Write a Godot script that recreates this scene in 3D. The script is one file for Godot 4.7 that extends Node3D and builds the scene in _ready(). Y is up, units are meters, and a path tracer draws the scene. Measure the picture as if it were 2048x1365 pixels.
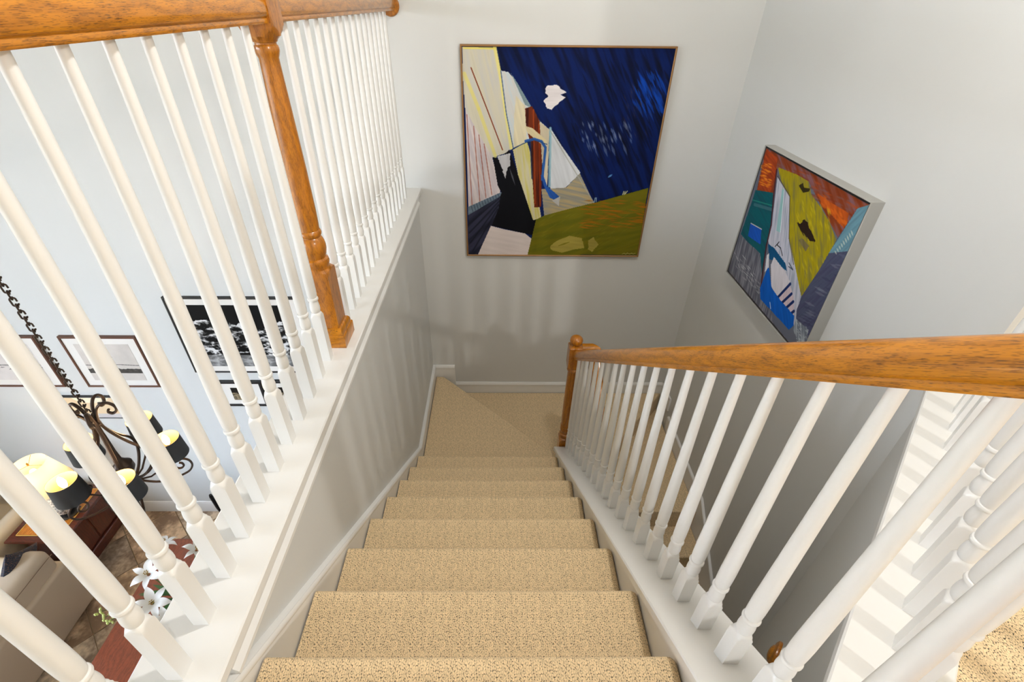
extends Node3D
# Stairwell seen from the upper hall: y is up, metres, ground floor at y = 0, eye at (0, 4.8, 0).

const SL := 0.7504          # rise over run of the flights
const RISE := 0.1906
const RUN := 0.254
const N0Y := 3.538          # first nosing below the hall
const N0Z := -0.4976
const ZB := -3.385          # back wall
const XR := 1.545           # right wall
const CEIL := 6.2
const HALL := 3.728

class MB:
	var v := PackedVector3Array()
	var n := PackedVector3Array()
	var u := PackedVector2Array()
	var g := -1
	func uvp(p: Vector3, m: Vector3) -> Vector2:
		if g >= 0:
			return Vector2(p[g], p[(g + 1) % 3] + p[(g + 2) % 3])
		var a := m.abs()
		if a.x >= a.y and a.x >= a.z: return Vector2(p.z, p.y)
		if a.y >= a.z: return Vector2(p.x, p.z)
		return Vector2(p.x, p.y)
	func vert3(a: Vector3, b: Vector3, c: Vector3, na: Vector3, nb: Vector3, nc: Vector3, ua: Vector2, ub: Vector2, uc: Vector2) -> void:
		if (c - a).cross(b - a).dot(na + nb + nc) >= 0.0:
			v.append_array([a, b, c]); n.append_array([na, nb, nc]); u.append_array([ua, ub, uc])
		else:
			v.append_array([a, c, b]); n.append_array([na, nc, nb]); u.append_array([ua, uc, ub])
	func tri(a: Vector3, b: Vector3, c: Vector3, out: Vector3) -> void:
		var m := (c - a).cross(b - a)
		if m.length_squared() < 1e-16: return
		m = m.normalized()
		if m.dot(out) < 0.0: m = -m
		vert3(a, b, c, m, m, m, uvp(a, m), uvp(b, m), uvp(c, m))
	func quad(a: Vector3, b: Vector3, c: Vector3, d: Vector3, out: Vector3) -> void:
		tri(a, b, c, out); tri(a, c, d, out)
	func box(c: Vector3, s: Vector3, bv := 0.0, q := Basis()) -> void:
		var h := s * 0.5
		bv = minf(bv, minf(h.x, minf(h.y, h.z)) * 0.9)
		var P := {}
		for sx in [-1, 1]:
			for sy in [-1, 1]:
				for sz in [-1, 1]:
					for a in 3:
						var w := Vector3(sx * (h.x - bv), sy * (h.y - bv), sz * (h.z - bv))
						w[a] = [sx, sy, sz][a] * h[a]
						P[[sx, sy, sz, a]] = c + q * w
		for a in 3:
			var b := (a + 1) % 3
			var d := (a + 2) % 3
			for s1 in [-1, 1]:
				var out := Vector3.ZERO
				out[a] = s1
				var k := []
				for pr in [[-1, -1], [1, -1], [1, 1], [-1, 1]]:
					var key := [0, 0, 0, a]
					key[a] = s1; key[b] = pr[0]; key[d] = pr[1]
					k.append(P[key])
				quad(k[0], k[1], k[2], k[3], q * out)
				if bv > 0.0:
					for s2 in [-1, 1]:
						var e := []
						for t in [[-1, a], [1, a], [1, b], [-1, b]]:
							var key := [0, 0, 0, t[1]]
							key[a] = s1; key[b] = s2; key[d] = t[0]
							e.append(P[key])
						var o2 := Vector3.ZERO
						o2[a] = s1; o2[b] = s2
						quad(e[0], e[1], e[2], e[3], q * o2)
		if bv > 0.0:
			for sx in [-1, 1]:
				for sy in [-1, 1]:
					for sz in [-1, 1]:
						tri(P[[sx, sy, sz, 0]], P[[sx, sy, sz, 1]], P[[sx, sy, sz, 2]], q * Vector3(sx, sy, sz))
	# surface through rings of equally many points; normals smooth below the crease
	func loft(rings: Array, closed := true, caps := 3, crease := 0.78, uvm := 0) -> void:
		var R := rings.size()
		var m: int = rings[0].size()
		var segs := m if closed else m - 1
		var fn := []
		var vol := 0.0
		var mid := Vector3.ZERO
		for r in rings:
			for p in r: mid += p
		mid /= float(R * m)
		for i in R - 1:
			var row := PackedVector3Array()
			for j in segs:
				var a: Vector3 = rings[i][j]
				var b: Vector3 = rings[i][(j + 1) % m]
				var c: Vector3 = rings[i + 1][(j + 1) % m]
				var d: Vector3 = rings[i + 1][j]
				var f := (c - a).cross(d - b)
				vol += f.dot((a + b + c + d) * 0.25 - mid)
				row.append(f.normalized())
			fn.append(row)
		var sg := 1.0 if vol >= 0.0 else -1.0
		var lens := PackedFloat32Array([0.0])
		for i in R - 1: lens.append(lens[i] + rings[i][0].distance_to(rings[i + 1][0]))
		var per := PackedFloat32Array([0.0])
		for j in m: per.append(per[j] + rings[R / 2][j].distance_to(rings[R / 2][(j + 1) % m]))
		for i in R - 1:
			for j in segs:
				var f0: Vector3 = fn[i][j]
				if f0 == Vector3.ZERO: continue
				var ps := [rings[i][j], rings[i][(j + 1) % m], rings[i + 1][(j + 1) % m], rings[i + 1][j]]
				var ns := []
				var us := []
				for k in 4:
					var di := 0 if k < 2 else 1
					var dj := 1 if k == 1 or k == 2 else 0
					var s := Vector3.ZERO
					for x in [i + di - 1, i + di]:
						if x < 0 or x >= R - 1: continue
						for y0 in [j + dj - 1, j + dj]:
							var y: int = y0
							if closed: y = (y + m) % m
							elif y < 0 or y >= segs: continue
							var f: Vector3 = fn[x][y]
							if f.dot(f0) > crease: s += f
					ns.append((s if s != Vector3.ZERO else f0).normalized() * sg)
					us.append(Vector2(lens[i + di], per[j + dj]) if uvm == 0 else uvp(ps[k], f0))
				vert3(ps[0], ps[1], ps[2], ns[0], ns[1], ns[2], us[0], us[1], us[2])
				vert3(ps[0], ps[2], ps[3], ns[0], ns[2], ns[3], us[0], us[2], us[3])
		if closed:
			for e in [0, R - 1]:
				if caps & (1 if e == 0 else 2) == 0: continue
				var ring: PackedVector3Array = rings[e]
				var out: Vector3 = rings[e][0] - rings[1 if e == 0 else R - 2][0]
				var nm := Vector3.ZERO
				for j in m: nm += (ring[j] - ring[0]).cross(ring[(j + 1) % m] - ring[0])
				if nm.length() < 1e-9: continue
				nm = nm.normalized()
				if nm.dot(out) < 0.0: nm = -nm
				var ax := nm.cross(Vector3.UP if absf(nm.y) < 0.9 else Vector3.RIGHT).normalized()
				var ay := nm.cross(ax)
				var flat := PackedVector2Array()
				for p in ring: flat.append(Vector2(p.dot(ax), p.dot(ay)))
				var idx := Geometry2D.triangulate_polygon(flat)
				for t in range(0, idx.size(), 3): tri(ring[idx[t]], ring[idx[t + 1]], ring[idx[t + 2]], nm)
	# a 2D outline pushed along an axis: 0 -> (z, y) along x, 1 -> (x, z) along y, 2 -> (x, y) along z
	func extr(pts, ax: int, a0: float, a1: float, bv := 0.0, crease := 0.85) -> void:
		var rings := []
		var st := [[a0, 0.0], [a1, 0.0]]
		if bv > 0.0: st = [[a0, bv], [a0 + bv, 0.0], [a1 - bv, 0.0], [a1, bv]]
		for s in st:
			rings.append(MB.lift(MB.inset(pts, s[1]), ax, s[0]))
		loft(rings, true, 3, crease, 1)
	static func lift(pts, ax: int, a: float) -> PackedVector3Array:
		var r := PackedVector3Array()
		for p in pts:
			r.append(Vector3(a, p.y, p.x) if ax == 0 else Vector3(p.x, a, p.y) if ax == 1 else Vector3(p.x, p.y, a))
		return r
	static func inset(pts, d: float) -> PackedVector2Array:
		var r := PackedVector2Array()
		var area := 0.0
		var m: int = pts.size()
		for i in m: area += pts[i].cross(pts[(i + 1) % m])
		var sg := signf(area)
		for i in m:
			var p: Vector2 = pts[i]
			if d == 0.0:
				r.append(p); continue
			var e1: Vector2 = (p - pts[(i + m - 1) % m]).normalized()
			var e2: Vector2 = (pts[(i + 1) % m] - p).normalized()
			var n1 := Vector2(-e1.y, e1.x) * sg
			var n2 := Vector2(-e2.y, e2.x) * sg
			var b := (n1 + n2)
			var k := b.length_squared()
			r.append(p + (b * (2.0 * d / k) if k > 0.15 else n1 * d))
		return r
	func lathe(prof, seg := 28, c := Vector3.ZERO, caps := 3, crease := 0.8) -> void:
		var rings := []
		for q in prof:
			var r := PackedVector3Array()
			for j in seg:
				var t := TAU * j / seg
				r.append(c + Vector3(cos(t) * q[0], q[1], sin(t) * q[0]))
			rings.append(r)
		loft(rings, true, caps, crease)
	# turned from square stock: the radius at each angle is the lesser of the square and the turning
	func turned(prof, half: float, seg := 32, c := Vector3.ZERO, slope0 := 0.0, slope1 := 0.0, free := 1e9) -> void:
		var rings := []
		for i in prof.size():
			var q = prof[i]
			var r := PackedVector3Array()
			for j in seg:
				var t := TAU * j / seg
				var sq: float = half / maxf(absf(cos(t)), absf(sin(t)))
				var rr: float = minf(sq, q[0]) if q[1] < free else q[0]
				var p := Vector3(cos(t) * rr, q[1], sin(t) * rr)
				if i == 0: p.y += slope0 * p.z
				elif i == prof.size() - 1: p.y += slope1 * p.z
				r.append(c + p)
			rings.append(r)
		loft(rings, true, 3, 0.82)
	func tube(path, rad, seg := 10, flat := 1.0, caps := 3) -> void:
		var rings := []
		var m: int = path.size()
		var up := Vector3.UP
		for i in m:
			var t: Vector3 = (path[mini(i + 1, m - 1)] - path[maxi(i - 1, 0)]).normalized()
			if i == 0:
				up = Vector3.UP if absf(t.y) < 0.95 else Vector3.RIGHT
			var s := t.cross(up).normalized()
			up = s.cross(t).normalized()
			var r0: float = rad[i] if rad is Array else rad
			var r := PackedVector3Array()
			for j in seg:
				var a := TAU * j / seg
				r.append(path[i] + (s * cos(a) * flat + up * sin(a)) * r0)
			rings.append(r)
		loft(rings, true, caps, 0.5)
	# upholstery: a rounded box, rings along axis ax
	func rbox(c: Vector3, s: Vector3, r: float, ax := 1, belly := 0.0) -> void:
		var h := s * 0.5
		r = minf(r, minf(h.x, minf(h.y, h.z)) * 0.98)
		var b := (ax + 1) % 3
		var d := (ax + 2) % 3
		var rings := []
		var st := []
		for k in 6:
			var t := PI * 0.5 * k / 5.0
			st.append([-h[ax] + r * (1.0 - sin(t)), r * (1.0 - cos(t))])
		var low := st.duplicate()
		low.reverse()
		var all := []
		for k in 6: all.append([-h[ax] + r * (1.0 - cos(PI * 0.5 * k / 5.0)), r * (1.0 - sin(PI * 0.5 * k / 5.0))])
		for k in [0.25, 0.5, 0.75]: all.append([lerpf(-h[ax] + r, h[ax] - r, k), 0.0])
		for k in 6: all.append([h[ax] - r * (1.0 - cos(PI * 0.5 * (5 - k) / 5.0)), r * (1.0 - sin(PI * 0.5 * (5 - k) / 5.0))])
		for q in all:
			var ring := PackedVector3Array()
			var ins: float = q[1]
			var k2: float = 1.0 - pow(q[0] / h[ax], 2.0)
			var hb: float = h[b] - ins + belly * k2
			var hd: float = h[d] - ins + belly * k2
			var rc := maxf(r - ins, 0.003)
			for cn in 4:
				var sb: float = [1, -1, -1, 1][cn]
				var sd: float = [1, 1, -1, -1][cn]
				for k in 6:
					var t := PI * 0.5 * (cn + k / 5.0)
					var p := Vector3.ZERO
					p[ax] = q[0]
					p[b] = sb * (hb - rc) + cos(t) * rc
					p[d] = sd * (hd - rc) + sin(t) * rc
					ring.append(c + p)
			rings.append(ring)
		loft(rings, true, 3, 0.6)
	func mesh() -> ArrayMesh:
		var a := []
		a.resize(Mesh.ARRAY_MAX)
		a[Mesh.ARRAY_VERTEX] = v; a[Mesh.ARRAY_NORMAL] = n; a[Mesh.ARRAY_TEX_UV] = u
		var tg := PackedFloat32Array()
		for q in n:
			var t := q.cross(Vector3.UP if absf(q.y) < 0.9 else Vector3.RIGHT).normalized()
			tg.append_array([t.x, t.y, t.z, 1.0])
		a[Mesh.ARRAY_TANGENT] = tg
		var r := ArrayMesh.new()
		r.add_surface_from_arrays(Mesh.PRIMITIVE_TRIANGLES, a)
		return r

# a little oil painter: polygons and strokes on a float buffer, halved at the end
class Paint:
	var w: int
	var h: int
	var b := PackedFloat32Array()
	var nz := FastNoiseLite.new()
	func _init(ww: int, hh: int, col: Color) -> void:
		w = ww * 2; h = hh * 2
		b.resize(w * h * 3)
		for i in w * h:
			b[i * 3] = col.r; b[i * 3 + 1] = col.g; b[i * 3 + 2] = col.b
		nz.seed = 7; nz.frequency = 1.0; nz.fractal_octaves = 2
	func poly(pts: PackedVector2Array, col: Color, amp := 0.05, dir := 0.0, soft := 0.0, col2 := Color(0, 0, 0, 0), fa := 4.0, fc := 60.0) -> void:
		var y0 := h
		var y1 := 0
		for p in pts:
			y0 = mini(y0, int(floor(p.y * h))); y1 = maxi(y1, int(ceil(p.y * h)))
		y0 = maxi(y0, 0); y1 = mini(y1, h - 1)
		var ca := cos(dir)
		var sa := sin(dir)
		var m := pts.size()
		for y in range(y0, y1 + 1):
			var xs := []
			var fy := (y + 0.5) / h
			var jit := nz.get_noise_2d(fy * 40.0, col.r * 50.0 + col.b * 31.0) * soft * 0.5
			for i in m:
				var p := pts[i]
				var q := pts[(i + 1) % m]
				if (p.y <= fy) != (q.y <= fy):
					xs.append(p.x + (fy - p.y) / (q.y - p.y) * (q.x - p.x) + jit)
			xs.sort()
			for k in range(0, xs.size() - 1, 2):
				for x in range(maxi(0, int(xs[k] * w)), mini(w, int(xs[k + 1] * w))):
					var fx := (x + 0.5) / w
					var s := nz.get_noise_2d((fx * ca + fy * sa) * fa, (fy * ca - fx * sa) * fc)
					var c := col
					if col2.a > 0.0: c = col.lerp(col2, clampf(s * 1.2 + 0.32, 0.0, 1.0) * col2.a)
					var o := (y * w + x) * 3
					var e := 1.0 + s * amp
					b[o] = c.r * e; b[o + 1] = c.g * e; b[o + 2] = c.b * e
	func line(p: Vector2, q: Vector2, wd: float, col: Color, al := 1.0, taper := 0.0) -> void:
		var asp := float(h) / w
		var P := Vector2(p.x, p.y * asp)
		var Q := Vector2(q.x, q.y * asp)
		var d := Q - P
		var L := maxf(d.length_squared(), 1e-9)
		for y in range(maxi(0, int((minf(p.y, q.y) - wd) * h)), mini(h - 1, int((maxf(p.y, q.y) + wd) * h)) + 1):
			for x in range(maxi(0, int((minf(p.x, q.x) - wd) * w)), mini(w - 1, int((maxf(p.x, q.x) + wd) * w)) + 1):
				var f := Vector2((x + 0.5) / w, (y + 0.5) / h * asp)
				var t := clampf((f - P).dot(d) / L, 0.0, 1.0)
				var ww := wd * 0.5 * (1.0 - taper * absf(2.0 * t - 1.0))
				var k := clampf((ww - f.distance_to(P + d * t)) * w * 0.5 + 0.5, 0.0, 1.0) * al
				if k > 0.0:
					var o := (y * w + x) * 3
					b[o] = lerpf(b[o], col.r, k); b[o + 1] = lerpf(b[o + 1], col.g, k); b[o + 2] = lerpf(b[o + 2], col.b, k)
	func image() -> Image:
		var d := PackedByteArray()
		d.resize(w * h * 3)
		for i in w * h * 3: d[i] = int(clampf(b[i], 0.0, 1.0) * 255.0)
		var im := Image.create_from_data(w, h, false, Image.FORMAT_RGB8, d)
		im.resize(w / 3, h / 3, Image.INTERPOLATE_CUBIC)
		im.resize(w / 2, h / 2, Image.INTERPOLATE_CUBIC)
		return im

var M := {}
var names := {}
var rng := RandomNumberGenerator.new()

func C(r: int, g: int, b: int) -> Color:
	return Color8(r, g, b)

func numbered(s: String) -> String:
	names[s] = names.get(s, -1) + 1
	return s if names[s] == 0 else "%s_%03d" % [s, names[s]]

func obj(called: String, mb, m, parent: Node = self, at := Vector3.ZERO) -> MeshInstance3D:
	var o := MeshInstance3D.new()
	o.mesh = mb.mesh() if mb is MB else mb
	o.material_override = M[m] if m is String else m
	o.name = numbered(called) if parent == self else called
	o.position = at
	parent.add_child(o, true)
	return o

func tag(o: Node, label: String, category: String, group := "") -> Node:
	o.set_meta("label", label); o.set_meta("category", category)
	if group: o.set_meta("group", group)
	return o

func thing(called: String, label: String, category: String, at := Vector3.ZERO, turn := 0.0, group := "") -> Node3D:
	var o := Node3D.new()
	o.name = numbered(called)
	add_child(o)
	o.position = at; o.rotation.y = turn
	tag(o, label, category, group)
	return o

func struct(called: String, mb, m, label := "", at := Vector3.ZERO) -> MeshInstance3D:
	var o := obj(called, mb, m, self, at)
	o.set_meta("kind", "structure")
	if label: o.set_meta("label", label)
	return o

func mat(key: String, col: Color, rough := 0.6, metal := 0.0) -> StandardMaterial3D:
	var m := StandardMaterial3D.new()
	m.albedo_color = col; m.roughness = rough; m.metallic = metal
	m.resource_name = key
	M[key] = m
	return m

func tex(im: Image) -> ImageTexture:
	return ImageTexture.create_from_image(im)

func noise(kind: int, f: float, sd: int, oct := 3) -> FastNoiseLite:
	var z := FastNoiseLite.new()
	z.noise_type = kind; z.frequency = f; z.seed = sd; z.fractal_octaves = oct
	return z

func oak_image(base: Color, dark: Color, sd: int) -> Image:
	var W := 1024
	var H := 512
	var a := noise(FastNoiseLite.TYPE_SIMPLEX_SMOOTH, 1.0, sd, 3)
	var d := PackedByteArray()
	d.resize(W * H * 3)
	for y in H:
		for x in W:
			var warp := a.get_noise_2d(x * 0.004, y * 0.006) * 2.2
			var band := 0.5 + 0.5 * sin((y * 0.0275 + warp) * TAU * 0.55)
			var fib := a.get_noise_2d(x * 0.006 + 90.0, y * 0.22)
			var pore := a.get_noise_2d(x * 0.03 + 300.0, y * 0.75 + 50.0)
			var t := 0.32 * band + 0.28 * fib
			var c := base.lerp(dark, clampf(t, 0.0, 1.0))
			if pore > 0.30 - 0.14 * band: c = c.lerp(dark * 0.6, clampf((pore - 0.30 + 0.14 * band) * 3.2, 0.0, 0.75))
			var o := (y * W + x) * 3
			d[o] = int(clampf(c.r, 0, 1) * 255); d[o + 1] = int(clampf(c.g, 0, 1) * 255); d[o + 2] = int(clampf(c.b, 0, 1) * 255)
	return Image.create_from_data(W, H, false, Image.FORMAT_RGB8, d)

func materials() -> void:
	mat("white_paint", C(235, 235, 233), 0.32)
	mat("wall_paint", C(213, 214, 212), 0.62)
	mat("ceiling_paint", C(240, 238, 233), 0.9)
	for k in [["oak", C(190, 121, 14), C(122, 70, 4), 3], ["oak_post", C(182, 112, 14), C(126, 70, 6), 11], ["mahogany", C(92, 38, 20), C(40, 12, 8), 5], ["inlay_wood", C(206, 130, 40), C(150, 80, 20), 8], ["cherry", C(128, 62, 36), C(86, 38, 20), 14]]:
		var m := mat(k[0], Color.WHITE, 0.3)
		m.albedo_texture = tex(oak_image(k[1], k[2], k[3]))
		m.uv1_scale = Vector3(1.0, 4.0, 1)
		m.clearcoat_enabled = true; m.clearcoat = 0.5; m.clearcoat_roughness = 0.12
	# looped pile carpet
	var S := 512
	var cell := noise(FastNoiseLite.TYPE_CELLULAR, 0.05, 21, 1)
	cell.fractal_type = FastNoiseLite.FRACTAL_NONE
	cell.cellular_return_type = FastNoiseLite.RETURN_DISTANCE2_SUB
	cell.cellular_jitter = 0.75
	var loops := cell.get_seamless_image(S, S)
	var mott := noise(FastNoiseLite.TYPE_SIMPLEX, 0.012, 5, 3).get_seamless_image(S, S)
	var pits := noise(FastNoiseLite.TYPE_SIMPLEX, 0.045, 9, 2).get_seamless_image(S, S)
	var al := Image.create_empty(S, S, false, Image.FORMAT_RGB8)
	var ht := Image.create_empty(S, S, false, Image.FORMAT_RGB8)
	for y in S:
		for x in S:
			var l := clampf(loops.get_pixel(x, y).r * 1.5, 0.0, 1.0)
			var p := pits.get_pixel(x, y).r
			var k := 0.88 + 0.13 * sqrt(l)
			if p > 0.60 and l < 0.45: k *= 1.0 - (p - 0.60) * 3.6 * (1.0 - l)
			k *= 0.95 + 0.1 * mott.get_pixel(x, y).r
			al.set_pixel(x, y, Color(0.95 * k, 0.845 * k, 0.675 * k))
			ht.set_pixel(x, y, Color(l, l, l))
	ht.bump_map_to_normal_map(3.5)
	var cm := mat("carpet", Color.WHITE, 0.95)
	cm.albedo_texture = tex(al); cm.normal_enabled = true; cm.normal_texture = tex(ht); cm.normal_scale = 0.9
	cm.uv1_triplanar = true; cm.uv1_world_triplanar = true; cm.uv1_scale = Vector3(7.6, 6.0, 6.0)
	cm.rim_enabled = true; cm.rim = 0.2; cm.rim_tint = 0.8
	# stone tile, three tones
	var n1 := noise(FastNoiseLite.TYPE_SIMPLEX_SMOOTH, 0.006, 31, 5)
	n1.domain_warp_enabled = true; n1.domain_warp_amplitude = 55.0; n1.domain_warp_frequency = 0.008
	var t1 := n1.get_seamless_image(S, S)
	var t2 := noise(FastNoiseLite.TYPE_SIMPLEX, 0.03, 33, 4).get_seamless_image(S, S)
	var ti := Image.create_empty(S, S, false, Image.FORMAT_RGB8)
	for y in S:
		for x in S:
			var k := clampf((t1.get_pixel(x, y).r - 0.5) * 1.7 + 0.5 + (t2.get_pixel(x, y).r - 0.5) * 0.7, 0.0, 1.0)
			ti.set_pixel(x, y, Color8(136, 116, 98).lerp(Color8(228, 206, 178), k))
	var tt := tex(ti)
	for k in 3:
		var m := mat("tile_%d" % k, [Color(1, 1, 1), Color(0.86, 0.85, 0.85), Color(1.0, 0.95, 0.9)][k], 0.38)
		m.albedo_texture = tt; m.uv1_triplanar = true; m.uv1_world_triplanar = true
		m.uv1_scale = Vector3.ONE * 0.9; m.uv1_offset = Vector3(0.37, 0.2, 0.61) * k
	mat("grout", C(176, 152, 120), 0.9)
	mat("iron", C(58, 44, 34), 0.42, 0.75)
	mat("shade_black", C(11, 8, 6), 0.6)
	mat("shade_gold", C(228, 190, 130), 0.4, 0.3)
	var b := mat("bulb", C(255, 235, 200), 0.3)
	b.emission_enabled = true; b.emission = C(255, 226, 180); b.emission_energy_multiplier = 30.0
	var ls := mat("lamp_linen", C(250, 236, 200), 0.85)
	ls.backlight_enabled = true; ls.backlight = Color(0.95, 0.9, 0.78)
	mat("brass", C(176, 130, 56), 0.3, 0.9)
	mat("leather", C(194, 174, 150), 0.46)
	mat("leather_pale", C(214, 200, 178), 0.5)
	mat("black_paint", C(16, 14, 14), 0.35)
	mat("frame_black", C(22, 21, 22), 0.4)
	mat("frame_brown", C(82, 46, 26), 0.4)
	mat("frame_gold", C(150, 112, 70), 0.4, 0.5)
	mat("frame_silver", C(188, 188, 184), 0.4, 0.35)
	mat("mat_board", C(232, 228, 222), 0.8)
	mat("petal", C(246, 246, 244), 0.55).backlight_enabled = true
	M.petal.backlight = Color(0.25, 0.25, 0.25)
	mat("leaf", C(46, 84, 36), 0.5)
	mat("bud", C(190, 200, 120), 0.5)
	mat("stamen", C(140, 110, 40), 0.7)
	mat("ceramic", C(226, 220, 208), 0.25)
	var g := mat("pane", Color(0.95, 0.98, 1.0, 0.06), 0.02)
	g.transparency = BaseMaterial3D.TRANSPARENCY_ALPHA
	var vg := mat("vase_glass", Color(0.85, 0.92, 0.9, 0.22), 0.02)
	vg.transparency = BaseMaterial3D.TRANSPARENCY_ALPHA
	var cl := mat("lamp_opal", C(255, 248, 236), 0.4)
	cl.emission_enabled = true; cl.emission = C(255, 246, 232); cl.emission_energy_multiplier = 3.0
	# woven print of the throw pillows, and the toile print on the lamp foot
	for k in [["pillow_print", C(24, 32, 46), C(120, 84, 62), 0.055], ["toile_print", C(225, 218, 205), C(30, 24, 22), 0.04]]:
		var z := noise(FastNoiseLite.TYPE_CELLULAR, k[3], 4, 1)
		z.cellular_return_type = FastNoiseLite.RETURN_DISTANCE
		var zi := z.get_seamless_image(256, 256)
		for y in 256:
			for x in 256:
				var t := zi.get_pixel(x, y).r
				zi.set_pixel(x, y, Color(t, t, t))
		zi.convert(Image.FORMAT_RGB8)
		for y in 256:
			for x in 256:
				var t := smoothstep(0.42, 0.5, zi.get_pixel(x, y).r)
				zi.set_pixel(x, y, k[2].lerp(k[1], smoothstep(0.16, 0.24, zi.get_pixel(x, y).r)) if k[0] == "pillow_print" else k[1].lerp(k[2], t))
		var m := mat(k[0], Color.WHITE, 0.85)
		m.albedo_texture = tex(zi); m.uv1_triplanar = true; m.uv1_scale = Vector3.ONE * 5.0

func _ready() -> void:
	rng.seed = 12
	# ---- camera
	var cam := Camera3D.new()
	cam.name = "camera"
	cam.projection = Camera3D.PROJECTION_FRUSTUM
	cam.near = 0.05; cam.far = 60.0
	cam.size = 0.05 * 1365.0 / 962.305
	cam.frustum_offset = Vector2(0.05 * (1024.0 - 1003.195) / 962.305, 0.0)
	cam.transform = Transform3D(Basis(Vector3(0.9999365, 0.0096897, 0.0057537), Vector3(-0.0045675, 0.8152264, -0.5791244), Vector3(-0.0103022, 0.5790614, 0.8152188)), Vector3(0, 4.8, 0))
	add_child(cam)
	cam.current = true
	# ---- sky and exposure
	var we := WorldEnvironment.new()
	we.name = "environment"
	var env := Environment.new()
	var sm := ProceduralSkyMaterial.new()
	sm.sky_top_color = C(205, 222, 245); sm.sky_horizon_color = C(232, 238, 246)
	sm.ground_bottom_color = C(150, 150, 140); sm.ground_horizon_color = C(200, 205, 205)
	sm.sky_energy_multiplier = 7.6; sm.ground_energy_multiplier = 5.6
	var sky := Sky.new()
	sky.sky_material = sm
	env.sky = sky
	env.background_mode = Environment.BG_SKY
	env.ambient_light_source = Environment.AMBIENT_SOURCE_DISABLED
	env.tonemap_mode = Environment.TONE_MAPPER_LINEAR
	env.tonemap_exposure = 0.237
	env.sdfgi_enabled = true; env.ssao_enabled = true; env.ssil_enabled = true
	we.environment = env
	add_child(we)
	# ---- hall lamps (lights just under their glass bowls)
	hall_lamp(Vector3(3.1, CEIL, 2.5), "opal glass ceiling bowl in the hall to the right behind the stairs", 27.0)
	hall_lamp(Vector3(0.5, CEIL, -1.0), "opal glass ceiling bowl over the middle of the stairwell", 9.2)
	materials()
	shell()
	stairs()
	railings()
	paintings()
	pictures()
	living_room()
	chandelier(Vector3(-1.998, 3.054, -1.729))

func hall_lamp(at: Vector3, label: String, energy: float) -> void:
	if not M.has("lamp_opal"):
		var cl := mat("lamp_opal", C(255, 248, 236), 0.4)
		cl.emission_enabled = true; cl.emission = C(255, 246, 232); cl.emission_energy_multiplier = 3.0
		mat("brass", C(176, 130, 56), 0.3, 0.9)
	var t := thing("ceiling_lamp", label, "ceiling lamp", at)
	var a := MB.new()
	a.lathe([[0.17, 0.0], [0.17, -0.02], [0.15, -0.03]], 32)
	obj("ceiling_rose", a, M.brass, t)
	var d := MB.new()
	d.lathe([[0.15, -0.03], [0.145, -0.06], [0.12, -0.09], [0.07, -0.112], [0.0, -0.12]], 32)
	obj("glass_bowl", d, M.lamp_opal, t)
	var l := OmniLight3D.new()
	l.name = "lamp_light"
	l.position = Vector3(0, -0.22, 0)
	l.light_color = C(255, 252, 248); l.light_energy = energy; l.light_size = 0.09
	l.omni_range = 25.0; l.omni_attenuation = 2.0; l.shadow_enabled = true
	t.add_child(l)

func V(a: float, b: float) -> Vector2:
	return Vector2(a, b)

func boxm(c: Vector3, s: Vector3, bv := 0.0, g := -1) -> MB:
	var m := MB.new()
	m.g = g
	m.box(c, s, bv)
	return m

# a wall box between two corners
func wbox(a: Vector3, b: Vector3) -> MB:
	return boxm((a + b) * 0.5, (b - a).abs())

func prof_z(pts: Array, z0: float, z1: float, g := -1) -> MB:
	var m := MB.new()
	m.g = g
	m.extr(PackedVector2Array(pts), 2, z0, z1)
	return m

func diag(t: float, off: float) -> Vector2:   # along and behind the front edge of the angled landing
	return Vector2(0.629 + 0.692 * t + 0.722 * off, -0.365 - 0.722 * t + 0.692 * off)

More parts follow.
